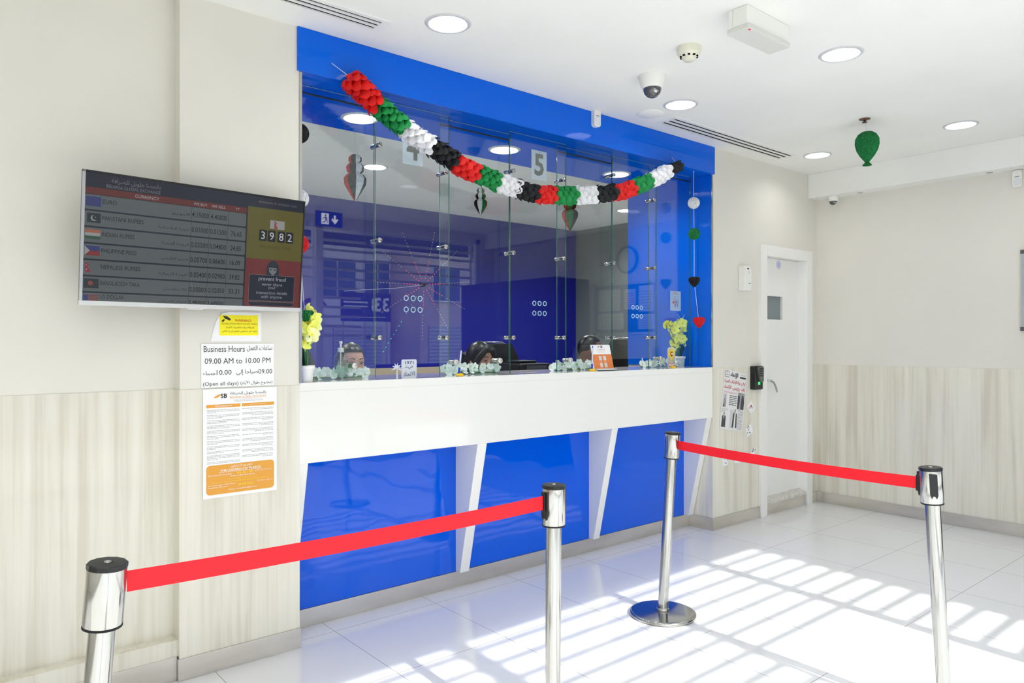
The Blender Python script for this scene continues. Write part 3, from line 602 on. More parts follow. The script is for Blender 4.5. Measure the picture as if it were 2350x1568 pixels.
# ---------------- notices on the beige pillar ----------------
def sheet(name, label, cat, M, w, h, t=.0012, mat_=None, curl=False):
    p = thing(name, label, cat, tuple(M@Vector((0,0,0)))); b = MB()
    b.box(-w/2,-h/2,0,w/2,h/2,t,mat_ or M_paper,M); b.build('sheet', p); return p
c = at(550,752,'Y',YW-.003); M = FY(1.132,YW-.001,1.462)
w = thing('warning_notice', 'yellow security camera warning notice on white paper under the television', 'notice', (1.132,YW,1.40))
b = MB(); b.poly([(-.125,-.062),(.092,-.062),(.092,.066),(-.045,.066),(-.072,.060),(-.092,.045),(-.104,.02),(-.115,-.02)], .0012, M_paper, M); b.build('sheet', w)
b = MB(); b.box(-.088,-.036,.0012,.078,.052,.0016,mat('bright_yellow_print',(250,236,30),.5),M@RZ(.01)); M_rd = mat('red_ink',(205,60,40),.6)
b.text('WARNING!', M_rd, M@T((.012,.029,.0018)), w=.072, bold=.01); b.text('THIS AREA IS MONITORED BY SECURITY CAMERAS', mat('olive_ink',(150,140,50),.6), M@T((-.004,.014,.0018)), w=.155, h=.007)
b.text(ar('المنطقة مراقبة بالكاميرات الأمنية'), M_ink, M@T((0,-.001,.0018)), w=.120, h=.012); b.text(ar('مركوه جاي سيكيورتي كيمري كي زير نكراني'), M_ink, M@T((-.002,-.018,.0018)), w=.150, h=.012)
b.poly([(-.074,.048),(-.056,.046),(-.040,.034),(-.046,.028),(-.066,.036)], .0006, M_ink, M@T((0,0,.0016))); b.poly([(-.08,.026),(-.070,.034),(-.066,.030),(-.074,.020)], .0006, M_ink, M@T((0,0,.0016)))
b.build('print', w)
M = FY(1.1245,YW-.0025,1.298)
w = sheet('business_hours_notice', 'white sheet with business hours in English and Arabic under the yellow notice', 'notice', M, .313, .186)
b = MB(); Z = M@T((0,0,.0014))
b.text('Business Hours', M_ink, Z@T((-.060,.070,0)), w=.172, h=.026); b.text(ar('ساعات العمل'), M_ink, Z@T((.092,.071,0)), w=.112, h=.026)
b.text('09.00 AM to 10.00 PM', M_ink, Z@T((-.001,.019,0)), w=.282, h=.024)
b.text('09.00', M_ink, Z@T((.117,-.030,0)), w=.062, h=.021); b.text(ar('صباحا إلى'), M_ink, Z@T((.037,-.032,0)), w=.094, h=.026); b.text('10.00', M_ink, Z@T((-.062,-.030,0)), w=.062, h=.021); b.text(ar('مساء'), M_ink, Z@T((-.124,-.032,0)), w=.050, h=.018)
b.text('(Open all days)', M_ink, Z@T((-.075,-.080,0)), w=.148, h=.021); b.text('('+ar('مفتوح طوال الأيام')+')', M_ink, Z@T((.078,-.079,0)), w=.142, h=.022); b.build('print', w)
PW, PH = .318, .462; M = FY(1.134,YW-.005,.967)
w = sheet('terms_poster', 'long white terms and complaints poster with orange footer on the pillar panelling', 'poster', M, PW, PH)
M_or = mat('orange_print',(226,160,62),.5); M_yl = mat('yellow_ink',(250,225,50),.5); b = MB(); Z = M@T((0,0,.0014))
def pp(x, y): return Z@T((x*PW/2, y*PH/2, 0))
b.text('SB', M_ink, pp(-.46,.87), h=.020, bold=.03); b.poly([(-.02,-.004),(.0,.008),(.012,.006),(.002,-.002),(-.012,-.008)], .0003, M_or, pp(-.60,.865))
b.text(ar('بالحصا جلوبل للصرافة'), M_ink, pp(.20,.905), w=.158, h=.016); b.text('BELHASA GLOBAL EXCHANGE', M_or, pp(.20,.835), w=.158, h=.010); b.text(ar('مرخصة من مصرف الإمارات العربية المتحدة المركزي'), M_grey, pp(.20,.79), w=.13, h=.006); b.text('LICENSED BY THE CENTRAL BANK OF THE UAE', M_grey, pp(.20,.762), w=.125, h=.005)
for x0,x1,tt in ((-.92,-.02,'TERMS & CONDITIONS'),(.02,.92,ar('الشروط والأحكام'))):
    b.box(x0*PW/2,.655*PH/2,0,x1*PW/2,.715*PH/2,.0004,M_or,Z); b.text(tt, M_paper, pp((x0+x1)/2,.685)@T((0,0,.0006)), w=.072, h=.007)
rnd = random.Random(3)
for col,(x0,x1) in enumerate(((-.90,-.03),(.03,.90))):
    y = .61
    while y > -.37:
        n = rnd.choice((2,3,3,4)) 
        for i in range(n):
            a = x0 if col == 0 else (x0 if i < n-1 else x0+(x1-x0)*rnd.uniform(.2,.7)); c_ = x1 if (col == 1 or i < n-1) else x0+(x1-x0)*rnd.uniform(.2,.7)
            if y < -.37: break
            x = a
            while x < c_-.02:
                L_ = min(rnd.uniform(.03,.11), c_-x); b.box(x*PW/2,(y)*PH/2,0,(x+L_)*PW/2,(y+.0085)*PH/2,.0002,M_grey,Z); x += L_+.012
            y -= .0245
        y -= .022 if col == 0 else .03
b.rrect(-.92*PW/2,-.94*PH/2,.92*PW/2,-.40*PH/2,.016,.0004,M_or,Z)
Z2 = M@T((0,0,.0020))
def p2(x, y): return Z2@T((x*PW/2, y*PH/2, 0))
b.text(ar('لتقديم الشكاوى'), M_paper, p2(0,-.452), w=.095, h=.014); b.text('FOR LODGING COMPLAINTS', M_paper, p2(0,-.512), w=.172, h=.010, bold=.01); b.box(-.6*PW/2,-.547*PH/2,0,.6*PW/2,-.543*PH/2,.0002,M_paper,Z2)
b.text('Please Contact The Branch Head :', M_paper, p2(-.56,-.585), w=.10, h=.006); b.text('055 102 1102', M_yl, p2(.10,-.583), w=.068, h=.009); b.text(ar('يرجى الاتصال بالفرع'), M_paper, p2(.62,-.575), w=.075, h=.008)
b.text('Email: bc@belhasaex.ae', M_paper, p2(.05,-.63), w=.105, h=.007); b.text(ar('في حال عدم رضاكم عن الحل المقدم إليكم'), M_yl, p2(.05,-.678), w=.12, h=.008); b.text('In case, you are not satisfied with the response, please escalate to', M_yl, p2(0,-.722), w=.24, h=.006)
b.text('The Customer Support Officer (CSO) at', M_paper, p2(-.52,-.772), w=.115, h=.006); b.text('Management Office Phone:', M_paper, p2(-.60,-.81), w=.085, h=.006); b.text('04-339 0025', M_yl, p2(.12,-.80), w=.062, h=.009); b.text(ar('مسؤول دعم العملاء'), M_paper, p2(.66,-.772), w=.07, h=.008); b.text('Email: complaints@bex.ae', M_paper, p2(.05,-.875), w=.12, h=.007)
b.build('print', w)
# ---------------- right of the counter ----------------
M = FY((4.91+5.078)/2,YW,1.886)
t = thing('soap_dispenser', 'white wall dispenser between the counter and the white door', 'dispenser', (4.994,YW,1.78))
b = MB()
prof = [(.0,-.095),(.055,-.095),(.062,.02),(.058,.07),(.048,.095),(0,.095)]
vs = [(x,y,z) for x in (-.047,.047) for (z,y) in prof]; n = len(prof)
b.add(vs, [tuple(range(n-1,-1,-1)),tuple(range(n,2*n))]+[(i,(i+1)%n,n+(i+1)%n,n+i) for i in range(n)], M_plast, M); b.build('case', t, bevel=.006, seg=3)
b = MB(); b.box(.005,-.042,.058,.030,-.037,.0605,mat('grey_mark',(110,120,118),.5),M); b.rrect(-.004,.035,.012,.056,.006,.0625,mat('pale_window',(222,224,220),.2),M); b.build('indicator', t)
b = MB(); b.box(-.012,.068,.050,.006,.078,.0605,M_ink,M); b.build('lock', t)
M = FY(5.165,YW-.003,1.115)
t = thing('fingerprint_reader', 'black and grey fingerprint door reader beside the white door frame', 'access reader', (5.165,YW,1.02))
b = MB(); b.rrect(-.058,-.092,.058,.092,.008,.040,M_black,M); b.build('case', t, bevel=.003)
b = MB(); vs = [(-.03,-.01,.040),(.052,-.02,.052),(.052,.088,.056),(-.03,.088,.046)]; b.poly([(-.035,.086),(.050,.086),(.050,-.03),(.018,-.035),(-.010,.0)], .016, mat('grey_metallic_plastic',(110,112,112),.3,metal=.5), M@T((0,0,.038))); b.build('front_plate', t, bevel=.002)
b = MB()
for i in range(3):
    for j in range(4): b.disc(-.006+.020*i,.070-.018*j,.006,.056,M_blackm,M,10)
b.build('keypad', t)
b = MB(); b.box(-.010,-.055,.040,.016,-.032,.0425,mat('green_sensor',(20,110,60),.3,em=1.5,emc=(30,200,100)),M); b.build('sensor', t)
# newspaper page
ang = math.atan2(-.048,.30); M = FY(4.8735,YW-.0045,.949,ang)
w = sheet('newspaper_page', 'tilted Arabic newspaper front page taped to the wall left of the door', 'newspaper page', M, .304, .45, mat_=mat('newsprint',(228,227,226),.7))
b = MB(); Z = M@T((0,0,.0014)); M_r2 = mat('red_headline',(196,44,44),.6); M_dg = mat('photo_dark',(70,70,74),.6); M_mg = mat('photo_mid',(150,150,152),.6)
b.rrect(-.142,.168,-.082,.215,.012,.0004,M_ink,Z); b.rrect(-.139,.171,-.085,.212,.011,.0006,_m['newsprint'],Z); b.text(ar('صحيفة يومية'), M_ink, Z@T((-.112,.188,.0008)), w=.046, h=.014); b.box(-.114,.200,.0006,-.110,.214,.0009,M_ink,Z)
b.text(ar('الإتحاد'), M_ink, Z@T((-.020,.190,.0006)), w=.105, h=.045, bold=.03); b.box(.060,.178,0,.142,.190,.0005,M_ink,Z); b.text(ar('الجمعة'), M_ink, Z@T((.10,.205,.0004)), w=.06, h=.010)
b.text(ar('إعلان دولة الإمارات العربية'), M_r2, Z@T((0,.137,.0004)), w=.285, h=.034, bold=.015); b.text(ar('زايد رئيس للإتحاد'), M_r2, Z@T((0,.092,.0004)), w=.285, h=.036, bold=.015); b.text(ar('راشد نائب الرئيس وإعلان القرارات'), M_r2, Z@T((-.05,.056,.0004)), w=.18, h=.018)
rnd = random.Random(5)
def lines(x0,x1,y0,y1,s=.0075,mm=None):
    y = y1
    while y > y0:
        x = x0
        while x < x1-.006: L_ = min(rnd.uniform(.006,.022),x1-x); b.box(x,y,0,x+L_,y+s*.42,.0002,mm or M_grey,Z); x += L_+.003
        y -= s
lines(-.055,.045,-.050,.030,.0135,M_ink); lines(-.14,-.06,-.085,-.075); lines(-.03,.035,-.215,-.075); lines(.075,.142,-.215,-.070,.009,M_mg); lines(-.142,-.10,-.10,-.09)
b.box(.055,-.060,0,.145,.068,.0004,M_mg,Z); b.poly([(.055,-.06),(.075,-.06),(.085,.0),(.08,.04),(.055,.05)], .0006, M_dg, Z); b.poly([(.10,-.06),(.14,-.06),(.145,.0),(.13,.045),(.112,.05),(.105,.02)], .0006, M_dg, Z)
b.box(-.142,-.058,0,-.092,.045,.0003,mat('photo_light',(205,205,206),.6),Z); b.poly([(-.135,-.058),(-.12,-.02),(-.115,-.058)], .0006, M_dg, Z); b.ball((-.115,.025,.001),.008,M_mg,Z,8,6,(1,1.2,.1)); b.poly([(-.13,-.02),(-.125,.012),(-.105,.012),(-.098,-.02),(-.10,-.058),(-.128,-.058)], .0005, M_mg, Z)
def man(x, y, s, hw=.3, coat=M_dg):
    b.poly([(x-hw*s,y-.5*s),(x-hw*.9*s,y+.18*s),(x-.08*s,y+.26*s),(x+.08*s,y+.26*s),(x+hw*.9*s,y+.18*s),(x+hw*s,y-.5*s)], .0005, coat, Z); b.disc(x,y+.35*s,.07*s,.0007,M_mg,Z,12,.10*s); b.poly([(x-.05*s,y+.26*s),(x+.05*s,y+.26*s),(x,y-.05*s)], .0007, M_paper, Z)
man(-.107,-.150,.12,.22); b.poly([(.005,-.205),(.012,-.10),(.035,-.082),(.062,-.10),(.070,-.205)], .0005, M_dg, Z); b.poly([(.028,-.205),(.030,-.088),(.044,-.088),(.048,-.205)], .0007, M_paper, Z); b.disc(.037,-.072,.007,.0008,M_mg,Z,12,.010)
b.build('print', w)
def sticker(px, py, w_, h_, rot, label, kind):
    q = at(px,py,'Y',YW-.0045); M = FY(q.x,q.y,q.z,rot); s = sheet('sticker', label, 'sticker', M, w_, h_); b = MB(); Z = M@T((0,0,.0014)); r = random.Random(px)
    if kind == 0: b.text(ar('عيد الاتحاد'), M_ink, Z@RZ(-rot), w=.06, h=.03); b.ball((.008,.006,.001),.010,M_r2,Z,10,6,(1,1,.1))
    else:
        for i in range(14): x,y = r.uniform(-w_*.4,w_*.4), r.uniform(-h_*.4,h_*.4); b.box(x,y,0,x+r.uniform(.004,.014),y+r.uniform(.002,.008),.0003,r.choice((M_ink,M_mg,M_dg,mat('tan_print',(190,150,120),.6))),Z)
    b.build('print', s)
sticker(1723,935,.075,.085,math.radians(38),'white diamond sticker with black and red lettering below the fingerprint reader',0)
sticker(1719,988,.085,.075,math.radians(25),'crumpled white printed sticker below the diamond sticker, above the red belt',1)
sticker(1728,1036,.055,.05,math.radians(-20),'small torn sticker just above the red belt beside the door frame',1)
sticker(1664,1056,.070,.085,math.radians(6),'pale square sticker below the red belt, nearer the counter',1)
sticker(1692,1052,.070,.070,math.radians(-4),'white sticker with dark print below the red belt, nearer the door',1)
# notice board and clock on the end wall
Mb = FX(XE-.002, 1.247, 1.765); t = thing('notice_board', 'aluminium framed notice board cut off by the right edge of the picture', 'notice board', (XE-.01,1.247,1.48))
b = MB(); b.box(-.40,-.275,0,.40,.275,.012,mat('board_blue_felt',(40,60,150),.8),Mb); b.build('panel', t)
b = MB(); al = mat('board_aluminium',(196,204,210),.3,metal=.7)
for q in ((-.408,-.28,-.385,.28),(.385,-.28,.408,.28),(-.408,.262,.408,.284),(-.408,-.284,.408,-.262)): b.box(q[0],q[1],0,q[2],q[3],.022,al,Mb)
b.build('frame', t, bevel=.002)
for x in (-.40,.40):
    for y in (-.275,.275): b = MB(); b.box(x-.014,y-.014,0,x+.014,y+.014,.024,mat('grey_corner',(88,88,88),.4),Mb); b.build('corner_cap', t, bevel=.003)
for i,(x,y,w_,h_) in enumerate(((-.26,.10,.20,.28),(-.03,.10,.16,.22),(.22,.10,.22,.24),(-.26,-.15,.22,.16),(.20,-.14,.28,.18))):
    lab = ['white sheet on the notice board, upper left','small sheet with red print on the notice board, upper middle','white sheet on the notice board, upper right','white sheet on the notice board, lower left','wide white sheet on the notice board, lower right'][i]
    b = MB(); b.box(x-w_/2,y-h_/2,.0125,x+w_/2,y+h_/2,.014,M_paper,Mb)
    for k in range(7): b.box(x-w_*.4,y-h_*.4+k*h_*.11,.014,x+w_*.4,y-h_*.4+k*h_*.11+.006,.0143,M_grey if i != 1 else M_rd,Mb)
    b.build('paper_sheet', None, label=lab, cat='paper sheet', group='papers pinned to the notice board')
Mc = FX(XE-.001, 1.24, 2.30); t = thing('wall_clock', 'round wall clock with blue rim mirrored in the teller glass', 'clock', (XE,1.24,2.15))
b = MB(); b.lathe([(.150,0),(.155,.02),(.148,.035),(.132,.035),(.130,.015)], mat('clock_blue_rim',(20,40,140),.3), Mc, caps=False, n=48); b.build('rim', t)
b = MB(); b.disc(0,0,.132,.012,mat('clock_face',(215,220,222),.5),Mc,40); b.build('face', t)
b = MB(); b.box(-.003,-.01,.016,.003,.075,.018,M_ink,Mc@RZ(-.6)); b.box(-.002,-.015,.018,.002,.105,.020,M_ink,Mc@RZ(2.5)); b.build('hands', t)
# ---------------- paper garland ----------------
GY = 3.115
gp = [at(x,y,'Y',GY) for x,y in ((797,172),(815,192),(845,222),(885,258),(945,308),(1010,348),(1060,383),(1110,405),(1155,422),(1200,438),(1240,447),(1285,449),(1333,449),(1380,446),(1425,440),(1463,428),(1500,411),(1535,392),(1557,381))]
def samp(pts, n):
    L = [0]
    for i in range(1,len(pts)): L.append(L[-1]+(pts[i]-pts[i-1]).length)
    out = []; j = 0
    for k in range(n+1):
        s = L[-1]*k/n
        while j < len(L)-2 and L[j+1] < s: j += 1
        u = (s-L[j])/(L[j+1]-L[j]); out.append(pts[j].lerp(pts[j+1],u))
    return out, L[-1]
fine, GL = samp(gp, 400)
paper = {'red': mat('red_tissue',(228,34,30),.7), 'green': mat('green_tissue',(22,142,70),.7), 'white': mat('white_tissue',(238,238,240),.7), 'black': mat('black_tissue',(26,27,30),.7)}
bounds = [790,857,918,980,1036,1085,1133,1177,1220,1263,1310,1354,1400,1444,1484,1524,1557]
cols = ['red','green','white','black']*4
gar = thing('paper_garland', 'swagged honeycomb paper garland in red, green, white and black hung from the blue fascia', 'garland', tuple(gp[11]))
def px_of(p): d = p-_C; return 1175+1674.7*d.dot(_R)/d.dot(_F)
xs_ = [px_of(p) for p in fine]
rg = random.Random(11)
def petal(b, P, ax, u, w, a, R_, m, tw):
    rad = u*math.cos(a)+w*math.sin(a); tan = ax.cross(rad); vs = []; fs = []; nr, nc = 4, 4
    for i in range(nr+1):
        s = i/nr
        for j in range(nc+1):
            c = (j/nc-.5)*2; wd = R_*.62*math.sin(min(1,s*1.15+.12)*math.pi*.62)*(1-.35*max(0,s-.75)*4*c*c)
            rr = R_*(.12+.90*s)-R_*.16*s*c*c; cup = R_*(.55*s*s-.30*(c*c)*s)+tw*s
            vs.append(P+rad*rr+tan*(c*wd)+ax*cup)
    for i in range(nr):
        for j in range(nc): k = i*(nc+1)+j; fs.append((k,k+1,k+nc+2,k+nc+1))
    b.add([tuple(v) for v in vs], fs, m, None, True)
for k,cn in enumerate(cols):
    idx = [i for i,x in enumerate(xs_) if bounds[k] <= x <= bounds[k+1]+3]
    if not idx: continue
    i0, i1 = idx[0], idx[-1]; p0, p1 = fine[i0], fine[i1]; L_ = (p1-p0).length; n = max(4, int(round(L_/.026))); b = MB()
    for j in range(n):
        f = i0+(i1-i0)*(j+.5)/n; i = int(f); P = fine[i].lerp(fine[min(i+1,400)], f-i); ax = (fine[min(i+4,400)]-fine[max(i-4,0)]).normalized()
        u = Vector((0,1,0)); w = ax.cross(u).normalized(); R_ = .056 if k else .064
        if k == 15: R_ *= .7
        for q in range(6): petal(b, P+Vector((0,0,rg.uniform(-.003,.003))), ax, u, w, 6.2832*q/6+(.5236 if j%2 else 0)+rg.uniform(-.12,.12), R_*rg.uniform(.9,1.06), paper[cn], rg.uniform(-.006,.008))
    b.tube([fine[int(i0+(i1-i0)*s/6)] for s in range(7)], .013, paper[cn], 8)
    b.build('tissue_segment', gar, label=cn+' tissue paper segment')
b = MB(); b.tube([gp[0],gp[0]+Vector((-.045,.055,.055)),gp[0]+Vector((-.052,.057,.06))], .0012, M_paper, 6); b.tube([gp[0],gp[0]+Vector((.05,.05,.02))], .0012, M_paper, 6)
b.tube([gp[-1],gp[-1]+Vector((.0,.056,.07))], .0012, M_paper, 6); b.build('string', gar)

def honey(b, M, prof, m, n=26, amp=.06):      # honeycomb paper body turned from a profile (r, z) with pleats
    vs = []; fs = []
    for r,z in prof:
        for i in range(n*2):
            a = 3.14159*i/n; rr = r*(1-(amp if i % 2 else 0)); vs.append((rr*math.cos(a), rr*math.sin(a), z))
    N = n*2
    for j in range(len(prof)-1):
        for i in range(N): fs.append((j*N+i, j*N+(i+1)%N, (j+1)*N+(i+1)%N, (j+1)*N+i))
    b.add(vs, fs, m, M)
def cells(m, sc):
    nt_ = m.node_tree; bs = nt_.nodes['Principled BSDF']; t_ = nt_.nodes.new('ShaderNodeTexCoord'); mp = nt_.nodes.new('ShaderNodeMapping'); mp.inputs['Scale'].default_value = sc
    v_ = nt_.nodes.new('ShaderNodeTexVoronoi'); v_.feature = 'DISTANCE_TO_EDGE'; v_.inputs['Scale'].default_value = 1; bp = nt_.nodes.new('ShaderNodeBump'); bp.inputs['Strength'].default_value = .9; bp.inputs['Distance'].default_value = .02
    nt_.links.new(t_.outputs['Object'], mp.inputs[0]); nt_.links.new(mp.outputs[0], v_.inputs[0]); nt_.links.new(v_.outputs['Distance'], bp.inputs['Height']); nt_.links.new(bp.outputs[0], bs.inputs['Normal']); return m
hp = {'white': cells(mat('white_honeycomb',(236,236,236),.8),(60,60,45)), 'green': cells(mat('green_honeycomb',(14,120,58),.8),(60,60,45)), 'black': cells(mat('black_honeycomb',(20,20,22),.8),(60,60,45)), 'red': cells(mat('red_honeycomb',(214,20,32),.8),(60,60,45))}
def ballprof(r, k=10): return [(r*math.sin(math.pi*j/k), -r*math.cos(math.pi*j/k)) for j in range(k+1)]
def heartprof(r): return [(0,-1.05*r),(.22*r,-.85*r),(.5*r,-.55*r),(.8*r,-.2*r),(1.0*r,.15*r),(.98*r,.45*r),(.78*r,.72*r),(.45*r,.82*r),(.15*r,.72*r),(0,.55*r)]
def heart_shape(b, C, r, m):      # honeycomb heart: a bilobed outline turned through pleats
    honey(b, T(C), [(x*r,z*r) for x,z in ((0,-1.02),(.2,-.88),(.48,-.58),(.78,-.2),(.98,.2),(1.0,.5),(.85,.76),(.58,.86),(.3,.82),(.1,.72),(0,.62))], m, 22, .09)
def string_set(items, topz, label):
    t = thing('hanging_decoration', label, 'hanging decoration', (items[-1][0].x, items[-1][0].y, items[-1][0].z-items[-1][1]))
    b = MB(); pts = [Vector((items[0][0].x, items[0][0].y, topz))]+[i[0] for i in items]; b.tube(pts, .0014, M_paper, 6)
    b.ball(tuple(pts[0]),.004,M_paper,n=8,k=6); b.build('string', t)
    for C,r,c,kd in items:
        b = MB()
        if kd == 'ball': honey(b, T(C), ballprof(r,14), hp[c], 26, .09); nm = 'paper_ball'
        else: heart_shape(b, C, r, hp[c]); nm = 'paper_heart'
        b.build(nm, t, label=c+' honeycomb paper '+kd)
YS = 3.215
string_set([(at(1592,466,'Y',YS),.043,'white','ball'),(at(1593,537,'Y',YS),.043,'green','ball'),(at(1593,647,'Y',YS),.042,'black','heart'),(at(1604,740,'Y',YS),.044,'red','heart')], ZH, 'white string with paper balls and hearts hanging at the right end of the glass')
YS = 3.245
string_set([(at(686,306,'Y',YS),.047,'black','ball'),(at(687,456,'Y',YS),.044,'white','ball'),(at(687,560,'Y',YS),.044,'red','ball'),(at(700,731,'Y',YS),.044,'green','heart')], ZH, 'string of paper balls and a green heart hanging beside the beige pillar')
# green balloon under the sprinkler
Pb = at(1990,338,'Y',2.148); Pb = Vector((Pb.x,2.148,Pb.z)); r = .070*Pb.length/5.0
t = thing('paper_balloon', 'green honeycomb paper balloon hanging from the lobby ceiling', 'paper balloon', (Pb.x,Pb.y,Pb.z-.13))
bpf = [(.030,-.118),(.020,-.105),(.012,-.098),(.022,-.085),(.045,-.055),(.064,-.02),(.074,.02),(.072,.052),(.056,.082),(.032,.098),(0,.104)]
b = MB(); honey(b, T(Pb), bpf, hp['green'], 24, .10); b.build('balloon', t)
b = MB(); b.tube([Pb+Vector((0,0,.1)), Vector((4.777,2.148,ZC-.02))], .0008, mat('clear_thread',(215,220,215),.3), 5); b.build('thread', t)
# stacked honeycomb ornaments in the office
def stack(P, s, ztop, label, cs):
    t = thing('paper_ornament', label, 'paper ornament', (P.x,P.y,P.z-.12*s), 'stacked heart ornaments behind the glass')
    pr = [(0,-.12),(.03,-.075),(.055,-.03),(.058,0),(.045,.018),(.028,.022),(.042,.036),(.046,.058),(.034,.076),(.022,.08),(.034,.09),(.033,.108),(.018,.122),(0,.124)]
    for k in range(8):
        a0 = 6.2832*k/8; b = MB(); vs = []; fs = []
        for i in range(7):
            a = a0+6.2832/8*i/6
            for r_,z in pr: rr = r_*(1-(.08 if i%2 else 0)); vs.append((rr*math.cos(a)*s, rr*math.sin(a)*s, z*s))
        n_ = len(pr)
        for i in range(6):
            for j in range(n_-1): fs.append((i*n_+j,(i+1)*n_+j,(i+1)*n_+j+1,i*n_+j+1))
        b.add(vs, fs, hp[cs[k%len(cs)]], T(P)@RZ(.4)); b.build('wedge', t)
    b = MB(); b.tube([P+Vector((0,0,.12*s)), Vector((P.x,P.y,ztop))], .0015, M_paper, 5); b.build('thread', t)
stack(at(815,410,'Y',4.35), 1.28, ZC, 'large stacked heart ornament hanging behind the left glass panel', ['black','white','black','red'])
stack(at(1103,464,'Y',5.0), 1.0, ZC, 'small stacked heart ornament hanging behind the middle glass', ['white','green','red','black'])
stack(at(1308,490,'Y',4.6), 1.35, ZC, 'stacked heart ornament hanging behind the white part of the garland', ['green','black','white','red'])

# ---------------- flowers ----------------
M_pet = mat('white_petal',(246,250,247),.7); M_pet2 = mat('pale_green_petal',(232,244,236),.7); M_yc = mat('yellow_centre',(226,222,70),.6); M_leaf = mat('green_leaf',(70,128,84),.6); M_dl = mat('dark_leaf',(24,70,50),.5)
def blossom(b, C, nrm, r, m, mc, r_=random):
    z = nrm.normalized(); x = z.orthogonal().normalized(); y = z.cross(x); a0 = r_.uniform(0,6)
    for k in range(5):
        a = a0+6.2832*k/5; d = x*math.cos(a)+y*math.sin(a); s = z.cross(d); vs = []; fs = []
        for i in range(4):
            u = (0,.35,.75,1)[i]
            for j in (-1,0,1): wd = (.12,.42,.46,.20)[i]*r; vs.append(tuple(C+d*(u*r)+s*(j*wd)+z*(r*(.30*u*u-(.12*abs(j))+.05))))
        for i in range(3):
            for j in range(2): q = i*3+j; fs.append((q,q+1,q+4,q+3))
        b.add(vs, fs, m, None, True)
    b.ball(tuple(C+z*r*.1), r*.16, mc, n=8, k=5)
def flowerbed(x0, x1, y, label, seed, lefttall=0):
    rr = random.Random(seed); t = thing('flower_garland', label, 'artificial flowers', ((x0+x1)/2,y,ZT), 'white artificial flower garlands behind the glass'); n = int((x1-x0)/.0105)
    b = MB()
    for i in range(n):
        u = (i+.5)/n; h = rr.uniform(.016,.052)*(1 if .08 < u < .93 else .7)
        C = Vector((x0+(x1-x0)*u, y+rr.uniform(-.02,.03), ZT+h)); blossom(b, C, Vector((rr.uniform(-.7,.7),-1,rr.uniform(-.1,.9))), rr.uniform(.019,.026), rr.choice((M_pet,M_pet,M_pet2)), rr.choice((M_yc,M_pet2,M_pet2)), rr)
    b.build('blossoms', t)
    b = MB()
    for i in range(n//2):
        C = Vector((x0+(x1-x0)*rr.random(), y+.012+rr.uniform(-.01,.02), ZT+rr.uniform(.008,.04))); d = Vector((rr.uniform(-1,1),rr.uniform(-.3,.3),rr.uniform(-.2,.6))).normalized()*.028; s = d.cross(Vector((0,1,0)))*.3
        b.add([tuple(C),tuple(C+d*.5+s),tuple(C+d),tuple(C+d*.5-s)], [(0,1,2,3)], M_leaf)
    b.tube([(x0,y+.01,ZT+.006),((x0+x1)/2,y+.005,ZT+.007),(x1,y+.01,ZT+.006)], .004, M_leaf, 6); b.build('leaves', t)
flowerbed(1.44,1.88,3.405,'long white flower garland on the counter at the far left behind the hand gel bottle',1)
flowerbed(2.37,2.745,3.405,'white flower garland on the counter in front of the dark-haired woman',2)
flowerbed(3.20,3.60,3.42,'white flower garland on the counter left of the orange brochure stand',3)
flowerbed(4.09,4.50,3.42,'white flower garland on the counter around the eagle emblem and flower pot',4)
M_yp = mat('lime_yellow_petal',(242,246,120),.65); M_yp2 = mat('pale_yellow_petal',(246,248,190),.65); M_yp3 = mat('deep_yellow_centre',(250,226,50),.6)
def vase(x, y, s, px_list, label, seed):
    rr = random.Random(seed); t = thing('flower_vase', label, 'vase of flowers', (x,y,ZT), 'yellow flower vases at the ends of the counter')
    b = MB(); b.lathe([(.028,0),(.032,.002),(.038,.058),(.042,.060),(.043,.078),(.038,.078),(.036,.060),(0,.058)], M_whitem, T((x,y,ZT)), caps=False, n=28); b.build('pot', t)
    b = MB(); 
    cs = []
    for u,v in px_list: q = at(u,v,'Y',y+rr.uniform(-.035,.03)); cs.append(q)
    for q in cs[::2]: b.tube([(x+rr.uniform(-.01,.01),y+rr.uniform(-.01,.01),ZT+.055),((x*2+q.x)/3,y,ZT+.14),tuple(q)], .0026, M_leaf, 6)
    b.build('stems', t)
    b = MB()
    for i in range(9):
        a = rr.uniform(0,6.28); d = Vector((math.cos(a)*.4,math.sin(a)*.25,rr.uniform(.8,1.4))); C = Vector((x,y,ZT+.06)); L_ = rr.uniform(.09,.13); d = d.normalized()*L_; sd_ = d.cross(Vector((math.sin(a),-math.cos(a),.3))).normalized()*.012
        b.add([tuple(C-sd_*.5),tuple(C+sd_*.5),tuple(C+d*.55+sd_),tuple(C+d),tuple(C+d*.55-sd_)], [(0,1,2,3,4)], M_dl)
    b.build('leaves', t)
    b = MB()
    for q in cs: blossom(b, q, Vector((rr.uniform(-.8,.8),-1,rr.uniform(-.5,.6))), rr.uniform(.031,.038)*s, rr.choice((M_yp,M_yp,M_yp2)), M_yp3, rr)
    b.build('blossoms', t)
    b = MB()
    for q in cs[1::3]: b.tube([tuple(q),tuple(q+Vector((rr.uniform(-.02,.02),0,.035))),tuple(q+Vector((rr.uniform(-.05,.03),0,.065)))], .0012, M_yp2, 5)
    b.build('twigs', t)
rv = random.Random(9)
pxs = [(1536,745),(1560,742),(1548,758),(1570,752),(1540,770),(1558,766),(1572,768),(1545,786),(1560,782),(1570,788),(1552,796),(1532,752),(1527,744),(1566,742),(1575,758),(1550,748),(1553,775),(1567,778),(1543,762),(1556,790),(1545,778),(1572,744)]
vase(4.545,3.43,1.0,pxs,'white pot of yellow flowers beside the eagle emblem at the right end',21)
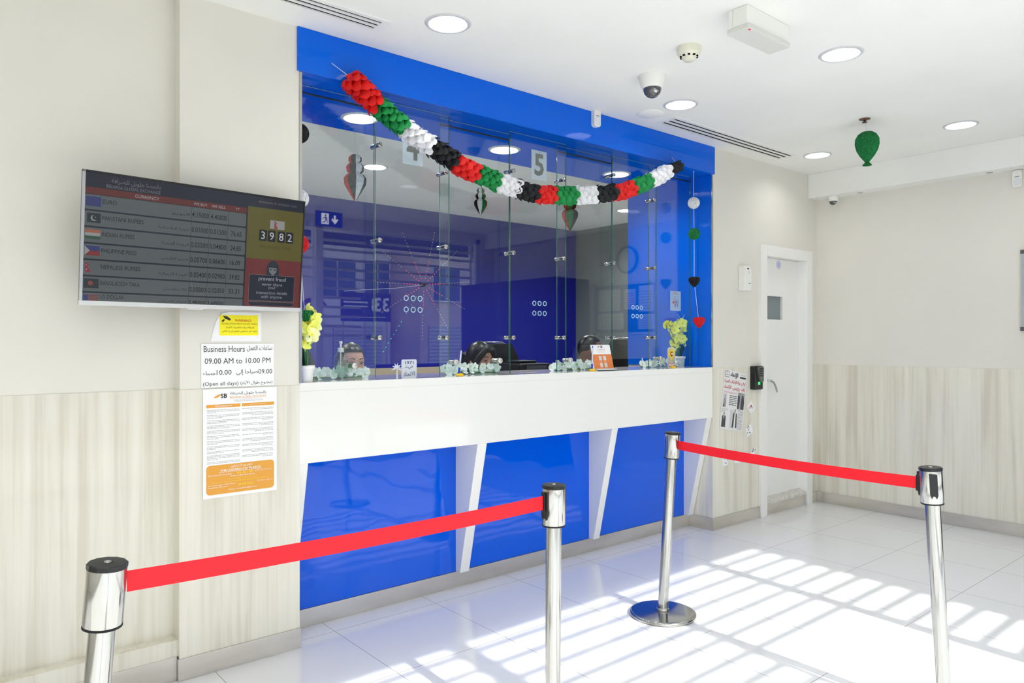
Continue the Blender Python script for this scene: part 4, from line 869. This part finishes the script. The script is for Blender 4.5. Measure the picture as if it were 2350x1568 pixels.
pxl = [(705,715),(722,733),(714,752),(700,765),(694,748),(716,768),(724,742),(697,786),(690,770),(708,740),(703,778),(688,755),(712,725),(691,790),(684,740),(698,730)]
vase(1.456,3.24,1.2,pxl,'yellow flowers at the left end of the counter behind the green paper heart',22)

# ---------------- things on the counter ----------------
q = at(785,784,'Y',3.385); sx0 = q.x; t = thing('hand_gel_bottle', 'clear pump bottle of hand gel on the counter behind the left glass', 'pump bottle', (sx0,3.385,ZT)); M = T((sx0,3.40,ZT))
M_cl = thin_glass('clear_bottle_plastic', (244,249,249), 1.45, 1.6); M_gel = thin_glass('pale_gel',(232,244,242),1.3)
b = MB(); b.lathe([(0,0),(.030,0),(.036,.004),(.037,.10),(.034,.112),(.024,.128),(.014,.136),(.013,.142)], M_cl, M, n=28, caps=False); b.build('bottle', t)
b = MB(); b.lathe([(0,.003),(.034,.003),(.0355,.094),(0,.095)], M_gel, M, n=28, caps=False); b.build('gel', t)
b = MB(); b.lathe([(.0145,.136),(.0155,.137),(.0155,.155),(.012,.158),(.005,.159),(.0045,.178),(.008,.181),(.009,.190),(.007,.192),(0,.192)], M_plast, M, n=22, caps=False); b.tube([(sx0,3.40,ZT+.136),(sx0,3.40,ZT+.01)], .0035, M_plast, 8); b.tube([(sx0,3.40,ZT+.186),(sx0-.012,3.372,ZT+.184),(sx0-.014,3.366,ZT+.178)], .0035, M_plast, 8); b.build('pump', t)
b = MB(); b.add([(.0375*math.cos(a),.0375*math.sin(a),z) for z in (.035,.08) for a in [-1.2+.15*i for i in range(7)]], [(i,i+1,i+8,i+7) for i in range(6)], mat('green_gel_label',(150,205,150),.5), M, True); b.build('sticker', t)
M_yb = mat('yellow_pen_base',(248,206,30),.4); M_pb = mat('blue_pen_plastic',(30,60,190),.3); M_pc = mat('clear_pen_barrel',(205,212,228),.2)
def pen(px, y, lean, dz, label, tip=True, L_=.14):
    q = at(px[0],px[1],'Y',y); t = thing('desk_pen', label, 'pen', (q.x,y,ZT), 'chained pens with yellow bases')
    b = MB(); b.lathe([(0,0),(.021,0),(.023,.003),(.023,.009),(.019,.013),(.010,.015),(0,.015)], M_yb, T((q.x,y,ZT))@Matrix.Diagonal((1,.8,1,1)), n=24, caps=False); b.build('base', t)
    if tip:
        A = Vector((q.x-.006,y,ZT+.012)); d = Vector((lean,0,1)).normalized()
        b = MB(); b.tube([A,A+d*.035], [.0065,.006], M_pb, 10); b.tube([A+d*.035,A+d*(L_-.01)], .0045, M_pc, 10); b.tube([A+d*(L_-.012),A+d*L_], [.0048,.003], M_pb if dz else M_pc, 10); b.build('pen', t)
    else:
        b = MB(); b.tube([(q.x+.02,y,ZT+.007),(q.x+.035,y,ZT+.007)], .006, M_pb, 10); b.build('pen', t)
pen((1055,860),3.262,.13,0,'pen standing in a round yellow base in front of the dark-haired woman',L_=.13)
pen((1360,848),3.262,.04,1,'blue capped pen in a yellow base touching the orange brochure stand',L_=.15)
pen((1545,842),3.262,0,0,'yellow pen base lying before the eagle emblem',False)
# brochure stand
q0 = at(1365,849,'Y',3.262); q1 = at(1409,848,'Y',3.262); W_ = q1.x-q0.x; Hs = .172
Mn = FY((q0.x+q1.x)/2,3.262,ZT+.001)@RX(-math.radians(14)); 
t = thing('brochure_stand', 'acrylic stand with white and orange information card on the counter', 'brochure stand', ((q0.x+q1.x)/2,3.27,ZT))
b = MB(); b.rrect(-W_/2,.008,W_/2,Hs,.004,.0016,M_paper,Mn); b.box(-W_/2,.012,.0016,W_/2,.108,.0019,mat('card_orange',(226,130,70),.5),Mn); b.build('card', t)
b = MB(); Zc = Mn@T((0,0,.0021)); b.text('SB', M_ink, Zc@T((.008,.158,0)), h=.015, bold=.03); b.poly([(-.012,-.003),(.0,.005),(.008,.004),(.0,-.002)], .0003, M_ink, Zc@T((-.018,.158,0))); b.text(ar('بالحصا جلوبل للصرافة'), M_ink, Zc@T((0,.142,0)), w=.075, h=.008); b.text('BELHASA GLOBAL EXCHANGE', M_or, Zc@T((0,.132,0)), w=.075, h=.005); b.text('LICENSED BY THE CENTRAL BANK OF THE UAE', M_grey, Zc@T((0,.122,0)), w=.062, h=.004)
for x in (-.021,.021):
    for y in (.082,.035): b.rrect(x-.0125,y-.015,x+.0125,y+.015,.002,.0004,mat('pale_tile',(214,216,214),.6),Zc)
    b.text('FOLLOW US', M_paper, Zc@T((x,.059,0)), w=.024, h=.004)
b.build('print', t)
b = MB(); b.box(q0.x,3.235,ZT,q1.x,3.30,ZT+.004,mat('clear_acrylic',(226,230,232),.1,coat=1)); b.box(q0.x,3.235,ZT,q1.x,3.239,ZT+.012,_m['clear_acrylic']); b.build('acrylic_base', t)
# eagle emblem on a small acrylic plate
q = at(1540,842,'Y',3.275); M = FY(q.x,3.275,ZT)@Matrix.Scale(1.1,4); t = thing('eagle_emblem', 'small standing plate with a golden eagle emblem beside the flower pot', 'emblem plate', (q.x,3.275,ZT))
b = MB(); b.rrect(-.038,0,.038,.135,.02,.003,mat('clear_grey_acrylic',(190,196,190),.15,coat=1),M); b.build('plate', t)
M_gold = mat('gold_print',(226,200,40),.45); M_silver = mat('silver_print',(176,172,160),.4); Z = M@T((0,0,.0032)); b = MB()
b.poly([(-.034,.112),(-.014,.114),(-.006,.128),(-.004,.140),(.004,.146),(.010,.140),(.006,.136),(.008,.122),(.016,.114),(.036,.112),(.034,.085),(.036,.07),(.024,.060),(.014,.05),(.006,.044),(0,.05),(-.006,.044),(-.014,.05),(-.024,.060),(-.034,.07),(-.032,.085)], .0008, M_gold, Z)
for s_ in (-1,1):
    for i in range(4): b.poly([(s_*(.012+.006*i),.075),(s_*(.016+.006*i),.076),(s_*(.014+.007*i),.034),(s_*(.008+.007*i),.030)], .0012, M_silver, Z)
b.poly([(-.01,.055),(.01,.055),(.016,.028),(0,.022),(-.016,.028)], .0014, M_silver, Z)
b.disc(.001,.092,.0135,.0016,mat('emblem_red',(200,36,44),.5),Z,22,.018); b.disc(.001,.092,.0105,.0020,M_paper,Z,22,.0145); b.poly([(-.008,.096),(.010,.096),(.007,.104),(.001,.1065),(-.005,.104)], .0024, mat('emblem_green',(20,130,70),.5), Z); b.poly([(-.008,.088),(.010,.088),(.007,.080),(.001,.0775),(-.005,.080)], .0024, M_ink, Z); b.box(-.0095,.083,.002,-.005,.101,.0026,_m['emblem_red'],Z)
b.poly([(-.036,.034),(-.020,.028),(0,.025),(.020,.028),(.036,.034),(.032,.018),(.018,.010),(0,.007),(-.018,.010),(-.032,.018)], .0010, _m['emblem_red'], Z); b.poly([(-.031,.029),(-.018,.0245),(0,.0215),(.018,.0245),(.031,.029),(.028,.020),(.016,.0135),(0,.011),(-.016,.0135),(-.028,.020)], .0013, M_paper, Z)
b.text(ar('الإمارات العربية المتحدة'), _m['emblem_red'], Z@T((0,.0172,.0015)), w=.048, h=.008); b.build('emblem', t)
# 1971 acrylic decal with palm
q = at(938,853,'Y',3.275); M = FY(q.x,3.275,ZT); t = thing('anniversary_plate', 'frosted plate reading 1971 with a small palm cut-out on the counter', 'acrylic plate', (q.x,3.275,ZT)); fr_ = film('frosted_white',(225,230,240),.78)
b = MB(); b.rrect(-.045,0,.047,.096,.008,.003,fr_,M); b.build('plate', t)
b = MB(); Z = M@T((0,0,.0034)); mi = mat('frosted_navy_ink',(40,50,110),.6); b.text('1971', mi, Z@T((.001,.079,0)), w=.052, h=.017, bold=.01); b.text(ar('عيـد').replace('ـ','ـ'), mi, Z@T((0,.054,0)), w=.05, h=.020); b.text(ar('الاتحاد'), mi, Z@T((0,.022,0)), w=.070, h=.026); b.build('print', t)
b = MB()
for a in (10,45,80,115,150,190,-15):
    a = math.radians(a); p = [(0,0),(.012*math.cos(a)-.004*math.sin(a),.012*math.sin(a)+.004*math.cos(a)),(.034*math.cos(a),.034*math.sin(a)-.006),(.014*math.cos(a)+.004*math.sin(a),.014*math.sin(a)-.006*math.cos(a))]; b.poly(p, .002, fr_, M@T((-.072,.052,0)))
b.poly([(-.076,0),(-.066,0),(-.069,.052),(-.074,.052)], .002, fr_, M); b.build('palm_cutout', t)

# ---------------- starburst lights, numbers, sticker on the glass ----------------
cS = at(972.8,653.8,'Y',YN-.008); t = thing('starburst_lights', 'starburst of red, white and green string lights stuck to the raised glass', 'string lights', tuple(cS))
ends = [(725,445),(885,300),(1140,295),(1320,440),(1410,688),(1378,903),(1245,1055),(1042,1145),(730,1245),(722,928),(685,690)]
lr, lw_, lg, ld = mat('led_red',(200,30,20),.4,em=1.6,emc=(255,60,30)), mat('led_white',(220,220,210),.4,em=.4,emc=(240,240,225)), mat('led_green',(20,180,140),.4,em=1.8,emc=(30,230,180)), mat('led_dark',(90,80,84),.4)
for k,(ex,ey) in enumerate(ends):
    e = at(670+ex/3.4844, 450+ey/3.4844,'Y',YN-.008); b = MB(); n = 16; d = e-cS
    for i in range(2,n+1):
        P = cS+d*(i/n); u = i/n
        m_ = lg if (k == 8 and u > .5) else (lr if u < .5 and k != 8 else (lw_ if u > .6 or i % 2 else ld))
        b.ball(tuple(P), .0018 if m_ in (lr,lg) else .0013, m_, n=6, k=4)
    b.tube([cS,e], .0003, ld, 3); b.build('light_arm', t)
b = MB(); b.lathe([(.0,0),(.012,0),(.012,.006),(.006,.008),(0,.008)], M_black, FY(cS.x,YN-.001,cS.z), n=16); b.build('hub', t)
b = MB(); b.tube([cS, at(905,662,'Y',YN-.008), at(860,664,'Y',YN-.006), at(790,668,'Y',YF-.008)], .0009, mat('clear_cable',(170,180,200),.3), 5); b.build('cable', t)
for ch,pxc,lab in (('4',(948,340),'paper sheet with grey number 4 half hidden behind the garland'),('5',(1238,380),'paper sheet with grey number 5 inside the glass')):
    q = at(*pxc,'Y',YN+.0085); M = FY(q.x,YN+.0125,q.z); t = thing('number_sheet', lab, 'number sign', tuple(q)); 
    b = MB(); b.box(-.062,-.090,0,.062,.090,.0012,film('translucent_sheet',(226,230,240),.72),M); b.build('sheet', t)
    b = MB(); b.text(ch, mat('grey_number',(120,118,114),.6), M@T((0,.004,.0016)), w=.078, h=.135, bold=.03); b.build('digit', t)
q = at(1550,691,'Y',YF-.001); M = FY(q.x,YF-.001,q.z); t = thing('accessibility_sticker', 'square sticker with figures and a wheelchair on the right glass panel', 'sticker', tuple(q))
b = MB(); b.box(-.062,-.072,0,.062,.072,.0008,film('sticker_film',(176,200,226),.7),M); b.build('sheet', t)
b = MB(); Z = M@T((0,0,.001)); mo = mat('sticker_red',(190,80,70),.6); ms = mat('sticker_slate',(70,90,130),.6); b.text('PEOPLE OF', mo, Z@T((0,.060,0)), w=.05); b.text('DETERMINATION', mo, Z@T((0,.050,0)), w=.055); b.text(ar('أصحاب الهمم'), ms, Z@T((0,.030,0)), w=.05, h=.012)
b.poly([(-.040,-.015),(-.018,.004),(-.014,-.020)], .0003, mo, Z); b.box(-.018,-.044,0,-.014,.002,.0003,mo,Z); b.disc(-.013,.010,.004,.0003,mo,Z,10)
for x,h in ((-.001,.0),(.028,.0)): b.box(x-.002,-.044,0,x+.002,.004,.0003,ms,Z); b.disc(x,.012,.004,.0003,mo if x < 0 else ms,Z,10); b.tube([(x,.0,.0),(x+.010,-.012,0)], .0012, ms, 5, Z)
for i in range(14):
    a = 6.2832*i/14; b.box(.014+.011*math.cos(a)-.0014,-.032+.011*math.sin(a)-.0014,0,.014+.011*math.cos(a)+.0014,-.032+.011*math.sin(a)+.0014,.0003,ms,Z)
b.disc(.012,-.002,.004,.0003,ms,Z,10); b.box(.010,-.03,0,.014,-.006,.0003,ms,Z); b.build('print', t)
# ---------------- tellers ----------------
M_skin = mat('skin_tan',(186,136,112),.5); M_skin2 = mat('skin_brown',(128,84,64),.5); M_hair = bump(mat('black_hair',(16,13,14),.35),(30,30,6),.5,.01,3)
def teller(x, y, htop, rot, label, skin, shirt, female, tilt=0):
    t = thing('person', label, 'person', (x,y,0)); Mp = T((x,y,0))@RZ(rot); s = 1.0
    zc = htop-.118; Hd = Mp@T((0,0,zc-.05))@RX(tilt)@T((0,0,.05))
    def hf(a,b_,c):
        w = 1.0 if c > -.2 else 1-.38*((-c-.2)/.8)**1.2
        d = 1.0-(.10 if b_ < 0 and c < -.3 else 0)
        if b_ < -.3: b_ = b_*(1-.10*max(0,(b_*-1)-.5)); 
        return (a*w, b_*d, c)
    b = MB(); b.ball((0,0,0), 1, skin, Hd, 40, 28, (.074,.094,.116), hf)
    b.ball((0,-.092,-.012), .012, skin, Hd, 12, 8, (.8,.9,1.9)); b.ball((0,-.103,-.028), .012, skin, Hd, 12, 8, (1.1,.9,.8))
    for k in (-1,1):
        b.ball((k*.075,.006,-.008), .026, skin, Hd, 12, 8, (.35,.65,1.1)); b.ball((k*.032,-.074,.026), .020, skin, Hd, 12, 8, (1.3,.6,.45)); b.ball((k*.036,-.066,-.03), .026, skin, Hd, 12, 8, (1,.8,.9))
    b.ball((0,-.070,-.088), .028, skin, Hd, 12, 8, (1.1,.8,.8))
    zn = zc-.10; b.tube([(0,.02,zn+.03),(0,.028,zn-.06),(0,.03,zn-.10)], [.052,.055,.07], skin, 16, Mp)
    sh = zn-.10       # shoulder height
    hip = .56
    b.add([],[],skin)
    ring = [(hip,.155,.115,.06),(hip+.12,.150,.105,.05),(hip+.25,.150,.105,.035),(sh-.14,.170,.110,.03),(sh-.03,.175,.095,.03),(sh+.03,.10,.06,.03)]
    def torso(b, m, g=0):
        vs = []; fs = []; n = 24
        for z,rx,ry,cy in ring:
            for i in range(n): a = 6.2832*i/n; vs.append(((rx+g)*math.cos(a), cy+(ry+g)*math.sin(a), z))
        for j in range(len(ring)-1):
            for i in range(n): fs.append((j*n+i,j*n+(i+1)%n,(j+1)*n+(i+1)%n,(j+1)*n+i))
        fs += [tuple(range(n-1,-1,-1)), tuple(range(len(vs)-n,len(vs)))]; b.add(vs, fs, m, Mp, True)
    torso(b, skin)
    hands = []
    for k in (-1,1):
        A = [(k*.150,.03,sh-.02),(k*.195,.02,sh-.06),(k*.215,-.02,sh-.27),(k*.16,-.13,sh-.30),(k*.12,-.19,sh-.30)]
        b.tube(A, [.05,.05,.042,.034,.028], skin, 14, Mp); hands.append(k)
        b.ball((k*.115,-.225,sh-.305), .036, skin, Mp, 12, 8, (.9,1.2,.42))
        for f,(fx,fl) in enumerate(((-.026,.060),(-.009,.070),(.008,.066),(.024,.052))):
            b.tube([(k*.115+fx,-.25,sh-.303),(k*.115+fx,-.25-fl*.6,sh-.300),(k*.115+fx,-.25-fl,sh-.316)], [.0095,.0085,.007], skin, 8, Mp)
        b.tube([(k*.115-k*.030,-.220,sh-.306),(k*.115-k*.052,-.250,sh-.308),(k*.115-k*.056,-.272,sh-.312)], [.011,.0095,.008], skin, 8, Mp)
        b.tube([(k*.09,.05,hip+.02),(k*.10,-.14,hip+.03),(k*.10,-.27,hip+.02)], [.085,.075,.058], skin, 14, Mp); b.tube([(k*.10,-.27,hip+.02),(k*.10,-.27,hip-.22),(k*.10,-.22,.08)], [.058,.05,.036], skin, 14, Mp); b.ball((k*.10,-.24,.045), .05, skin, Mp, 12, 8, (.85,1.8,.8))
    body = b.build('body', t); rm = body.modifiers.new('remesh','REMESH'); rm.mode = 'VOXEL'; rm.voxel_size = .007; rm.use_smooth_shade = True
    sm = body.modifiers.new('smooth','SMOOTH'); sm.iterations = 3; sm.factor = .5
    b = MB(); torso(b, shirt, .010)
    for k in (-1,1): b.tube([(k*.150,.03,sh-.018),(k*.197,.02,sh-.06),(k*.217,-.02,sh-.27),(k*.17,-.11,sh-.30)], [.058,.060,.052,.044], shirt, 16, Mp)
    b.build('shirt', t)
    b = MB()
    for k in (-1,1): b.tube([(k*.09,.08,hip+.02),(k*.10,-.14,hip+.03),(k*.10,-.28,hip+.02),(k*.10,-.28,hip-.2),(k*.10,-.23,.12)], [.098,.086,.07,.062,.055], M_blackm, 14, Mp)
    b.build('trousers', t)
    for k in (-1,1):
        b = MB(); b.ball((k*.031,-.0815,.012), .0115, mat('eye_white',(215,210,205),.3), Hd, 12, 8, (1.15,.5,.55)); b.ball((k*.031,-.0865,.009), .0055, M_blackm, Hd, 10, 6, (1,.5,.9)); b.tube([(k*.018,-.088,.0145),(k*.031,-.0915,.018),(k*.045,-.084,.013)], .0018, M_blackm, 6, Hd); b.build('eye', t)
        b = MB(); b.tube([(k*.014,-.094,.034),(k*.030,-.095,.040),(k*.049,-.083,.035)], [.003,.0032,.002], M_hair, 6, Hd); b.build('eyebrow', t)
    b = MB(); b.ball((0,-.086,-.058), .019, mat('lips',(150,84,78),.45), Hd, 14, 8, (1.1,.32,.30)); b.build('mouth', t)
    b = MB()
    if female:
        def hfun(a,b_,c):
            return (a, b_ if b_ > -.30 or c > .38 else -.30+(b_+.30)*.6, c)
        vs0 = []
        b.ball((0,.010,.022), 1, M_hair, Hd, 36, 22, (.086,.102,.108), hfun)
        for k in (-1,1): b.tube([(k*.028,-.076,.090),(k*.062,-.066,.045),(k*.079,-.036,-.02),(k*.082,-.012,-.10),(k*.085,.01,-.18)], [.020,.022,.022,.026,.018], M_hair, 12, Hd)
        b.tube([(0,.07,.02),(0,.085,-.08),(0,.085,-.20)], [.075,.080,.05], M_hair, 16, Hd)
    else:
        b.ball((0,.008,.022), 1, M_hair, Hd, 36, 22, (.079,.099,.104), lambda a,b_,c: (a*(1 if c > -.1 else 1+(c+.1)*.8), b_ if b_ > -.30 or c > .42 else -.30+(b_+.30)*.5, max(c,-.75)))
    b.build('hair', t)
    return t
q = at(1103,820,'Y',4.0); teller(q.x,4.02,1.392,math.radians(8),'woman with long dark hair looking down behind the middle glass',M_skin,mat('navy_blazer',(24,26,40),.8),True,math.radians(10))
q = at(805,820,'Y',4.0); teller(q.x,4.0,1.388,math.radians(-6),'person with short dark hair seated behind the hand gel bottle',mat('skin_light',(206,158,140),.5),mat('grey_shirt',(80,84,92),.8),False,math.radians(6))
q = at(1366,820,'Y',4.0); teller(q.x,4.05,1.445,math.radians(50),'person with short black hair turned sideways behind the brochure stand',M_skin2,mat('black_jacket',(20,20,24),.8),False,0)
def chair(x, y, rot, zt, label):
    t = thing('office_chair', label, 'office chair', (x,y,0), 'office chairs behind the counter'); M = T((x,y,0))@RZ(rot)
    b = MB(); b.rrect(-.24,-.24,.24,.24,.07,.07,M_black,M@T((0,0,.44))); b.build('seat', t, bevel=.01)
    b = MB(); vs = []; fs = []; n = 10
    for i in range(n+1):
        u = -1+2*i/n
        for z,wd in ((.58,.20),(.75,.23),(zt-.12,.22),(zt,.15)): vs.append((u*wd,.25-.06*u*u*(1),z))
        for z,wd in ((.58,.20),(.75,.23),(zt-.12,.22),(zt,.15)): vs.append((u*wd,.29-.06*u*u,z))
    for i in range(n):
        for j in range(3): a = i*8+j; fs += [(a,a+8,a+9,a+1),(a+4,a+5,a+13,a+12)]
        a = i*8; fs += [(a+3,a+11,a+15,a+7),(a,a+4,a+12,a+8)]
    fs += [(0,1,5,4),(1,2,6,5),(2,3,7,6),(n*8,n*8+4,n*8+5,n*8+1),(n*8+1,n*8+5,n*8+6,n*8+2),(n*8+2,n*8+6,n*8+7,n*8+3)]
    b.add(vs, fs, M_blackm, M, True); b.build('backrest', t)
    b = MB(); b.tube([(-.17,.30,zt-.3),(-.16,.27,zt-.02),(-.10,.285,zt+.012),(.10,.285,zt+.012),(.16,.27,zt-.02),(.17,.30,zt-.3)], .008, M_chromeb, 8, M); b.build('back_frame', t)
    b = MB(); b.tube([(0,0,.10),(0,0,.44)], .028, M_black, 14, M); b.tube([(0,.10,.46),(0,.31,.50),(0,.31,.85)], .016, M_black, 10, M); b.build('column', t)
    for i in range(5):
        a = 6.2832*i/5; b = MB(); b.tube([(0,0,.11),(.28*math.cos(a),.28*math.sin(a),.07)], [.022,.014], M_black, 8, M); b.ball((.28*math.cos(a),.28*math.sin(a),.028), .028, M_blackm, M, 10, 8); b.build('leg', t)
for p,y,z,r,lab in (((735,850),4.55,1.33,.5,'black office chair at the far left behind the glass'),((1163,850),4.85,1.38,-.2,'black office chair behind the dark-haired woman'),((1436,850),4.75,1.42,-.9,'black office chair behind the person at the right')):
    q = at(p[0],p[1],'Y',y); chair(q.x,y,r,z,lab)
# office machine
q = at(1220,845,'Y',4.15); t = thing('office_printer', 'low black office machine behind the middle glass, right of the woman', 'printer', (q.x,4.2,0))
b = MB(); b.box(q.x-.16,4.10,1.06,q.x+.15,4.34,1.235,M_black); b.box(q.x-.13,4.14,1.235,q.x+.05,4.30,1.258,M_black); b.build('body', t, bevel=.02)
b = MB(); b.box(q.x-.10,4.09,1.19,q.x+.10,4.10,1.22,mat('machine_panel',(60,64,70),.2)); b.build('control_panel', t)
b = MB(); b.box(q.x-.15,4.11,0,q.x+.14,4.33,1.06,M_beige); b.build('cabinet', t)

# ---------------- lobby things seen as reflections ----------------
M = Matrix(((-1,0,0,3.52),(0,0,1,-.55),(0,1,0,2.71),(0,0,0,1)))
t = thing('exit_sign', 'blue emergency exit sign hanging near the street glazing, mirrored in the left glass', 'exit sign', (3.52,-.55,2.62), None)
b = MB(); b.box(-.155,-.080,-.012,.155,.080,0,scr('exit_sign_blue',(10,60,200),1.2),M); b.build('panel', t)
Z = M@T((0,0,.0005)); xw = scr('exit_sign_white',(255,255,255),3.5); b = MB()
Zm = Z@Matrix.Diagonal((-1,1,1,1))
b.box(-.09,-.058,0,-.005,.058,.0005,xw,Zm); xb = _m['exit_sign_blue']; Zn = Zm@T((0,0,.0008))
b.disc(-.042,.036,.010,.0005,xb,Zn,12); b.poly([(-.052,.022),(-.034,.026),(-.030,.0),(-.046,-.006)], .0005, xb, Zn); b.poly([(-.034,.018),(-.018,.004),(-.020,-.002),(-.036,.010)], .0005, xb, Zn); b.poly([(-.052,.016),(-.070,.010),(-.072,-.006),(-.066,-.005),(-.064,.004),(-.050,.008)], .0005, xb, Zn)
b.poly([(-.030,-.002),(-.016,-.022),(-.020,-.046),(-.028,-.044),(-.026,-.024),(-.040,-.008)], .0005, xb, Zn); b.poly([(-.042,-.004),(-.052,-.028),(-.078,-.036),(-.078,-.044),(-.046,-.036),(-.036,-.010)], .0005, xb, Zn)
b.poly([(.055,.045),(.075,.045),(.075,-.005),(.100,.015),(.100,-.010),(.065,-.050),(.030,-.010),(.030,.015),(.055,-.005)], .0005, xw, Zm); b.build('pictogram', t)
b = MB()
for x in (-.12,.12): b.tube([(3.52+x,-.556,2.79),(3.52+x,-.556,ZC)], .003, M_chromeb, 6)
b.build('hanger', t)
t = thing('service_kiosk', 'tall dark navy self-service kiosk by the street glazing, seen only as a dark reflection', 'kiosk', (5.7,-.2,0)); mk = mat('kiosk_navy',(8,12,60),.6)
b = MB(); b.box(5.55,-.95,0,6.12,.78,2.12,mk); b.build('cabinet', t, bevel=.01)
b = MB(); b.box(5.545,-.1,1.15,5.552,.35,1.55,M_black); b.build('screen', t)
b = MB(); b.box(5.50,-.1,.98,5.55,.35,1.05,mk); b.build('shelf', t)

# ---------------- the street ----------------
M_road = mat('asphalt',(120,120,122),.9); M_pave = mat('pavement_slabs',(205,200,190),.8)
b = MB(); b.box(-40,-60,-.16,60,-4,-.02,M_road); b.box(-40,-4,-.15,60,-1.2,-.01,M_pave); b.build('street_ground', kind='structure')
M_b1 = vary(mat('pink_beige_facade',r=.85),(226,208,200),(236,222,214),(.6,.6,.6)); M_b2 = mat('white_facade',(242,242,240),.85); M_b3 = mat('grey_beige_facade',(205,198,192),.85); M_gw = mat('street_window_glass',(70,100,130),.1,spec=.8); M_fr = mat('street_window_frame',(230,230,230),.5); M_sh = mat('roller_shutter',(190,195,205),.5)
def building(x0, x1, y, h, m, label, wins, shut):
    t = thing('street_building', label, 'building', ((x0+x1)/2,y-3,0), 'buildings across the street')
    b = MB(); b.box(x0,y-6,-.02,x1,y,h,m); b.build('wall', t)
    b = MB(); b.box(x0-.1,y-6,h,x1+.1,y+.15,h+.2,M_fr); b.build('parapet', t)
    for wx,wz,ww,wh in wins:
        b = MB(); b.box(wx-.06,y,wz-.06,wx+ww+.06,y+.06,wz+wh+.06,M_fr); f = b.build('window_frame', t); b = MB(); b.box(wx,y+.06,wz,wx+ww/2-.03,y+.07,wz+wh,M_gw); b.box(wx+ww/2+.03,y+.06,wz,wx+ww,y+.07,wz+wh,M_gw); b.build('glass', f)
    for wx,wz,ww,wh in shut:
        b = MB(); b.box(wx,y,wz,wx+ww,y+.05,wz+wh,M_sh)
        k = 0
        while k*.14 < wh: b.box(wx,y+.05,wz+k*.14,wx+ww,y+.065,wz+k*.14+.07,M_fr); k += 1
        b.build('roller_shutter', t)
YB = -17.0
building(6.5,11.0,YB,9.5,M_b1,'pinkish building across the street with two window rows',[(8.0,3.2,1.6,1.5),(10.0,5.0,1.0,1.6)],[(7.2,0,1.6,1.9),(9.2,0,1.6,1.9)])
building(11.4,14.8,YB-1.5,5.2,M_b2,'low white building across the street behind the purple sign',[(11.8,3.1,1.5,1.4),(13.7,3.1,1.0,1.4)],[(12.4,0,2.0,2.0)])
building(15.2,19.3,YB,7.6,M_b1,'tall pinkish building across the street, middle of the row',[(15.8,3.0,1.3,1.3),(17.8,3.0,1.2,1.3),(15.8,5.4,1.3,1.3)],[(15.6,0,2.2,2.0)])
building(19.7,27.0,YB+.8,8.8,M_b3,'grey beige building across the street, right end of the row',[(20.4,3.2,2.0,1.4),(23.5,3.2,2.0,1.4),(20.4,6,2,1.4)],[(20.6,0,2.6,2.2)])
building(-6,6.1,YB,4.5,M_b3,'low grey beige building across the street, left end of the row',[(-4,2.6,1.6,1.2),(1,2.6,1.6,1.2)],[(-1,0,2.4,2.0)])
t = thing('street_sign', 'white shop sign with a purple and teal swirl across the street', 'shop sign', (10.2,YB+.15,2.1)); Mm = Matrix(((-1,0,0,10.9),(0,0,1,YB+.2),(0,1,0,2.45),(0,0,0,1)))
b = MB(); b.box(-1.3,-.42,-.1,1.3,.42,0,mat('sign_white',(240,240,242),.5),Mm); b.build('board', t)
b = MB(); pr = mat('sign_purple',(120,20,150),.5); te = mat('sign_teal',(40,150,175),.5); Mw = Mm@Matrix.Diagonal((-1,1,1,1))
for R_,th_ in ((.34,.11),(.20,.07)):
    for i in range(18): a0 = math.radians(20+200*i/18); a1 = math.radians(20+200*(i+1.2)/18); w0 = th_*math.sin(math.pi*(i+.5)/18)+.02; b.poly([(R_*math.cos(a0)*1.3,R_*math.sin(a0)),(R_*math.cos(a1)*1.3,R_*math.sin(a1)),((R_+w0)*math.cos(a1)*1.3,(R_+w0)*math.sin(a1)),((R_+w0)*math.cos(a0)*1.3,(R_+w0)*math.sin(a0))], .01, pr, Mw)
b.disc(.02,-.05,.16,.008,te,Mw,24); b.tube([(.0,.1,.01),(.2,-.12,.01),(.42,-.2,.01)], .04, pr, 8, Mw); b.build('swirl_logo', t)
t = thing('street_banner', 'dark blue banner with white lettering beside the street', 'banner', (5.4,-3.4,0)); Mm = Matrix(((-1,0,0,5.5),(0,0,1,-3.4),(0,1,0,1.93),(0,0,0,1)))
b = MB(); b.box(-.40,-.22,-.02,.40,.22,0,mat('banner_navy',(14,24,110),.5),Mm); b.build('panel', t)
b = MB(); b.text('33', M_paper, Mm@T((-.24,.04,.001)), w=.26, h=.22, bold=.02); b.box(-.05,.06,0,.36,.085,.001,M_paper,Mm); b.box(-.05,.0,0,.36,.02,.001,M_paper,Mm); b.box(-.30,-.16,0,.1,-.15,.001,M_paper,Mm); b.build('print', t)
b = MB()
for x in (5.15,5.85): b.tube([(x,-3.432,0),(x,-3.432,2.14)], .02, M_chromeb, 8)
b.build('post', t)
t = thing('sun_blocker', 'large solid canopy board added unseen outside to shade the right part of the lobby', 'blocker', (7.0,-4.0,0)); mcn = mat('blocker_board',(60,64,80),.8)
b = MB(); b.box(4.0,-4.15,2.95,10.5,-4.0,6.2,mcn); b.build('board', t)  # unseen board added to keep the sun off the lobby's right part
for x in (8.2,10.3): b = MB(); b.tube([(x,-4.07,0),(x,-4.07,2.96)], .05, M_chromeb, 12); b.build('post', t)
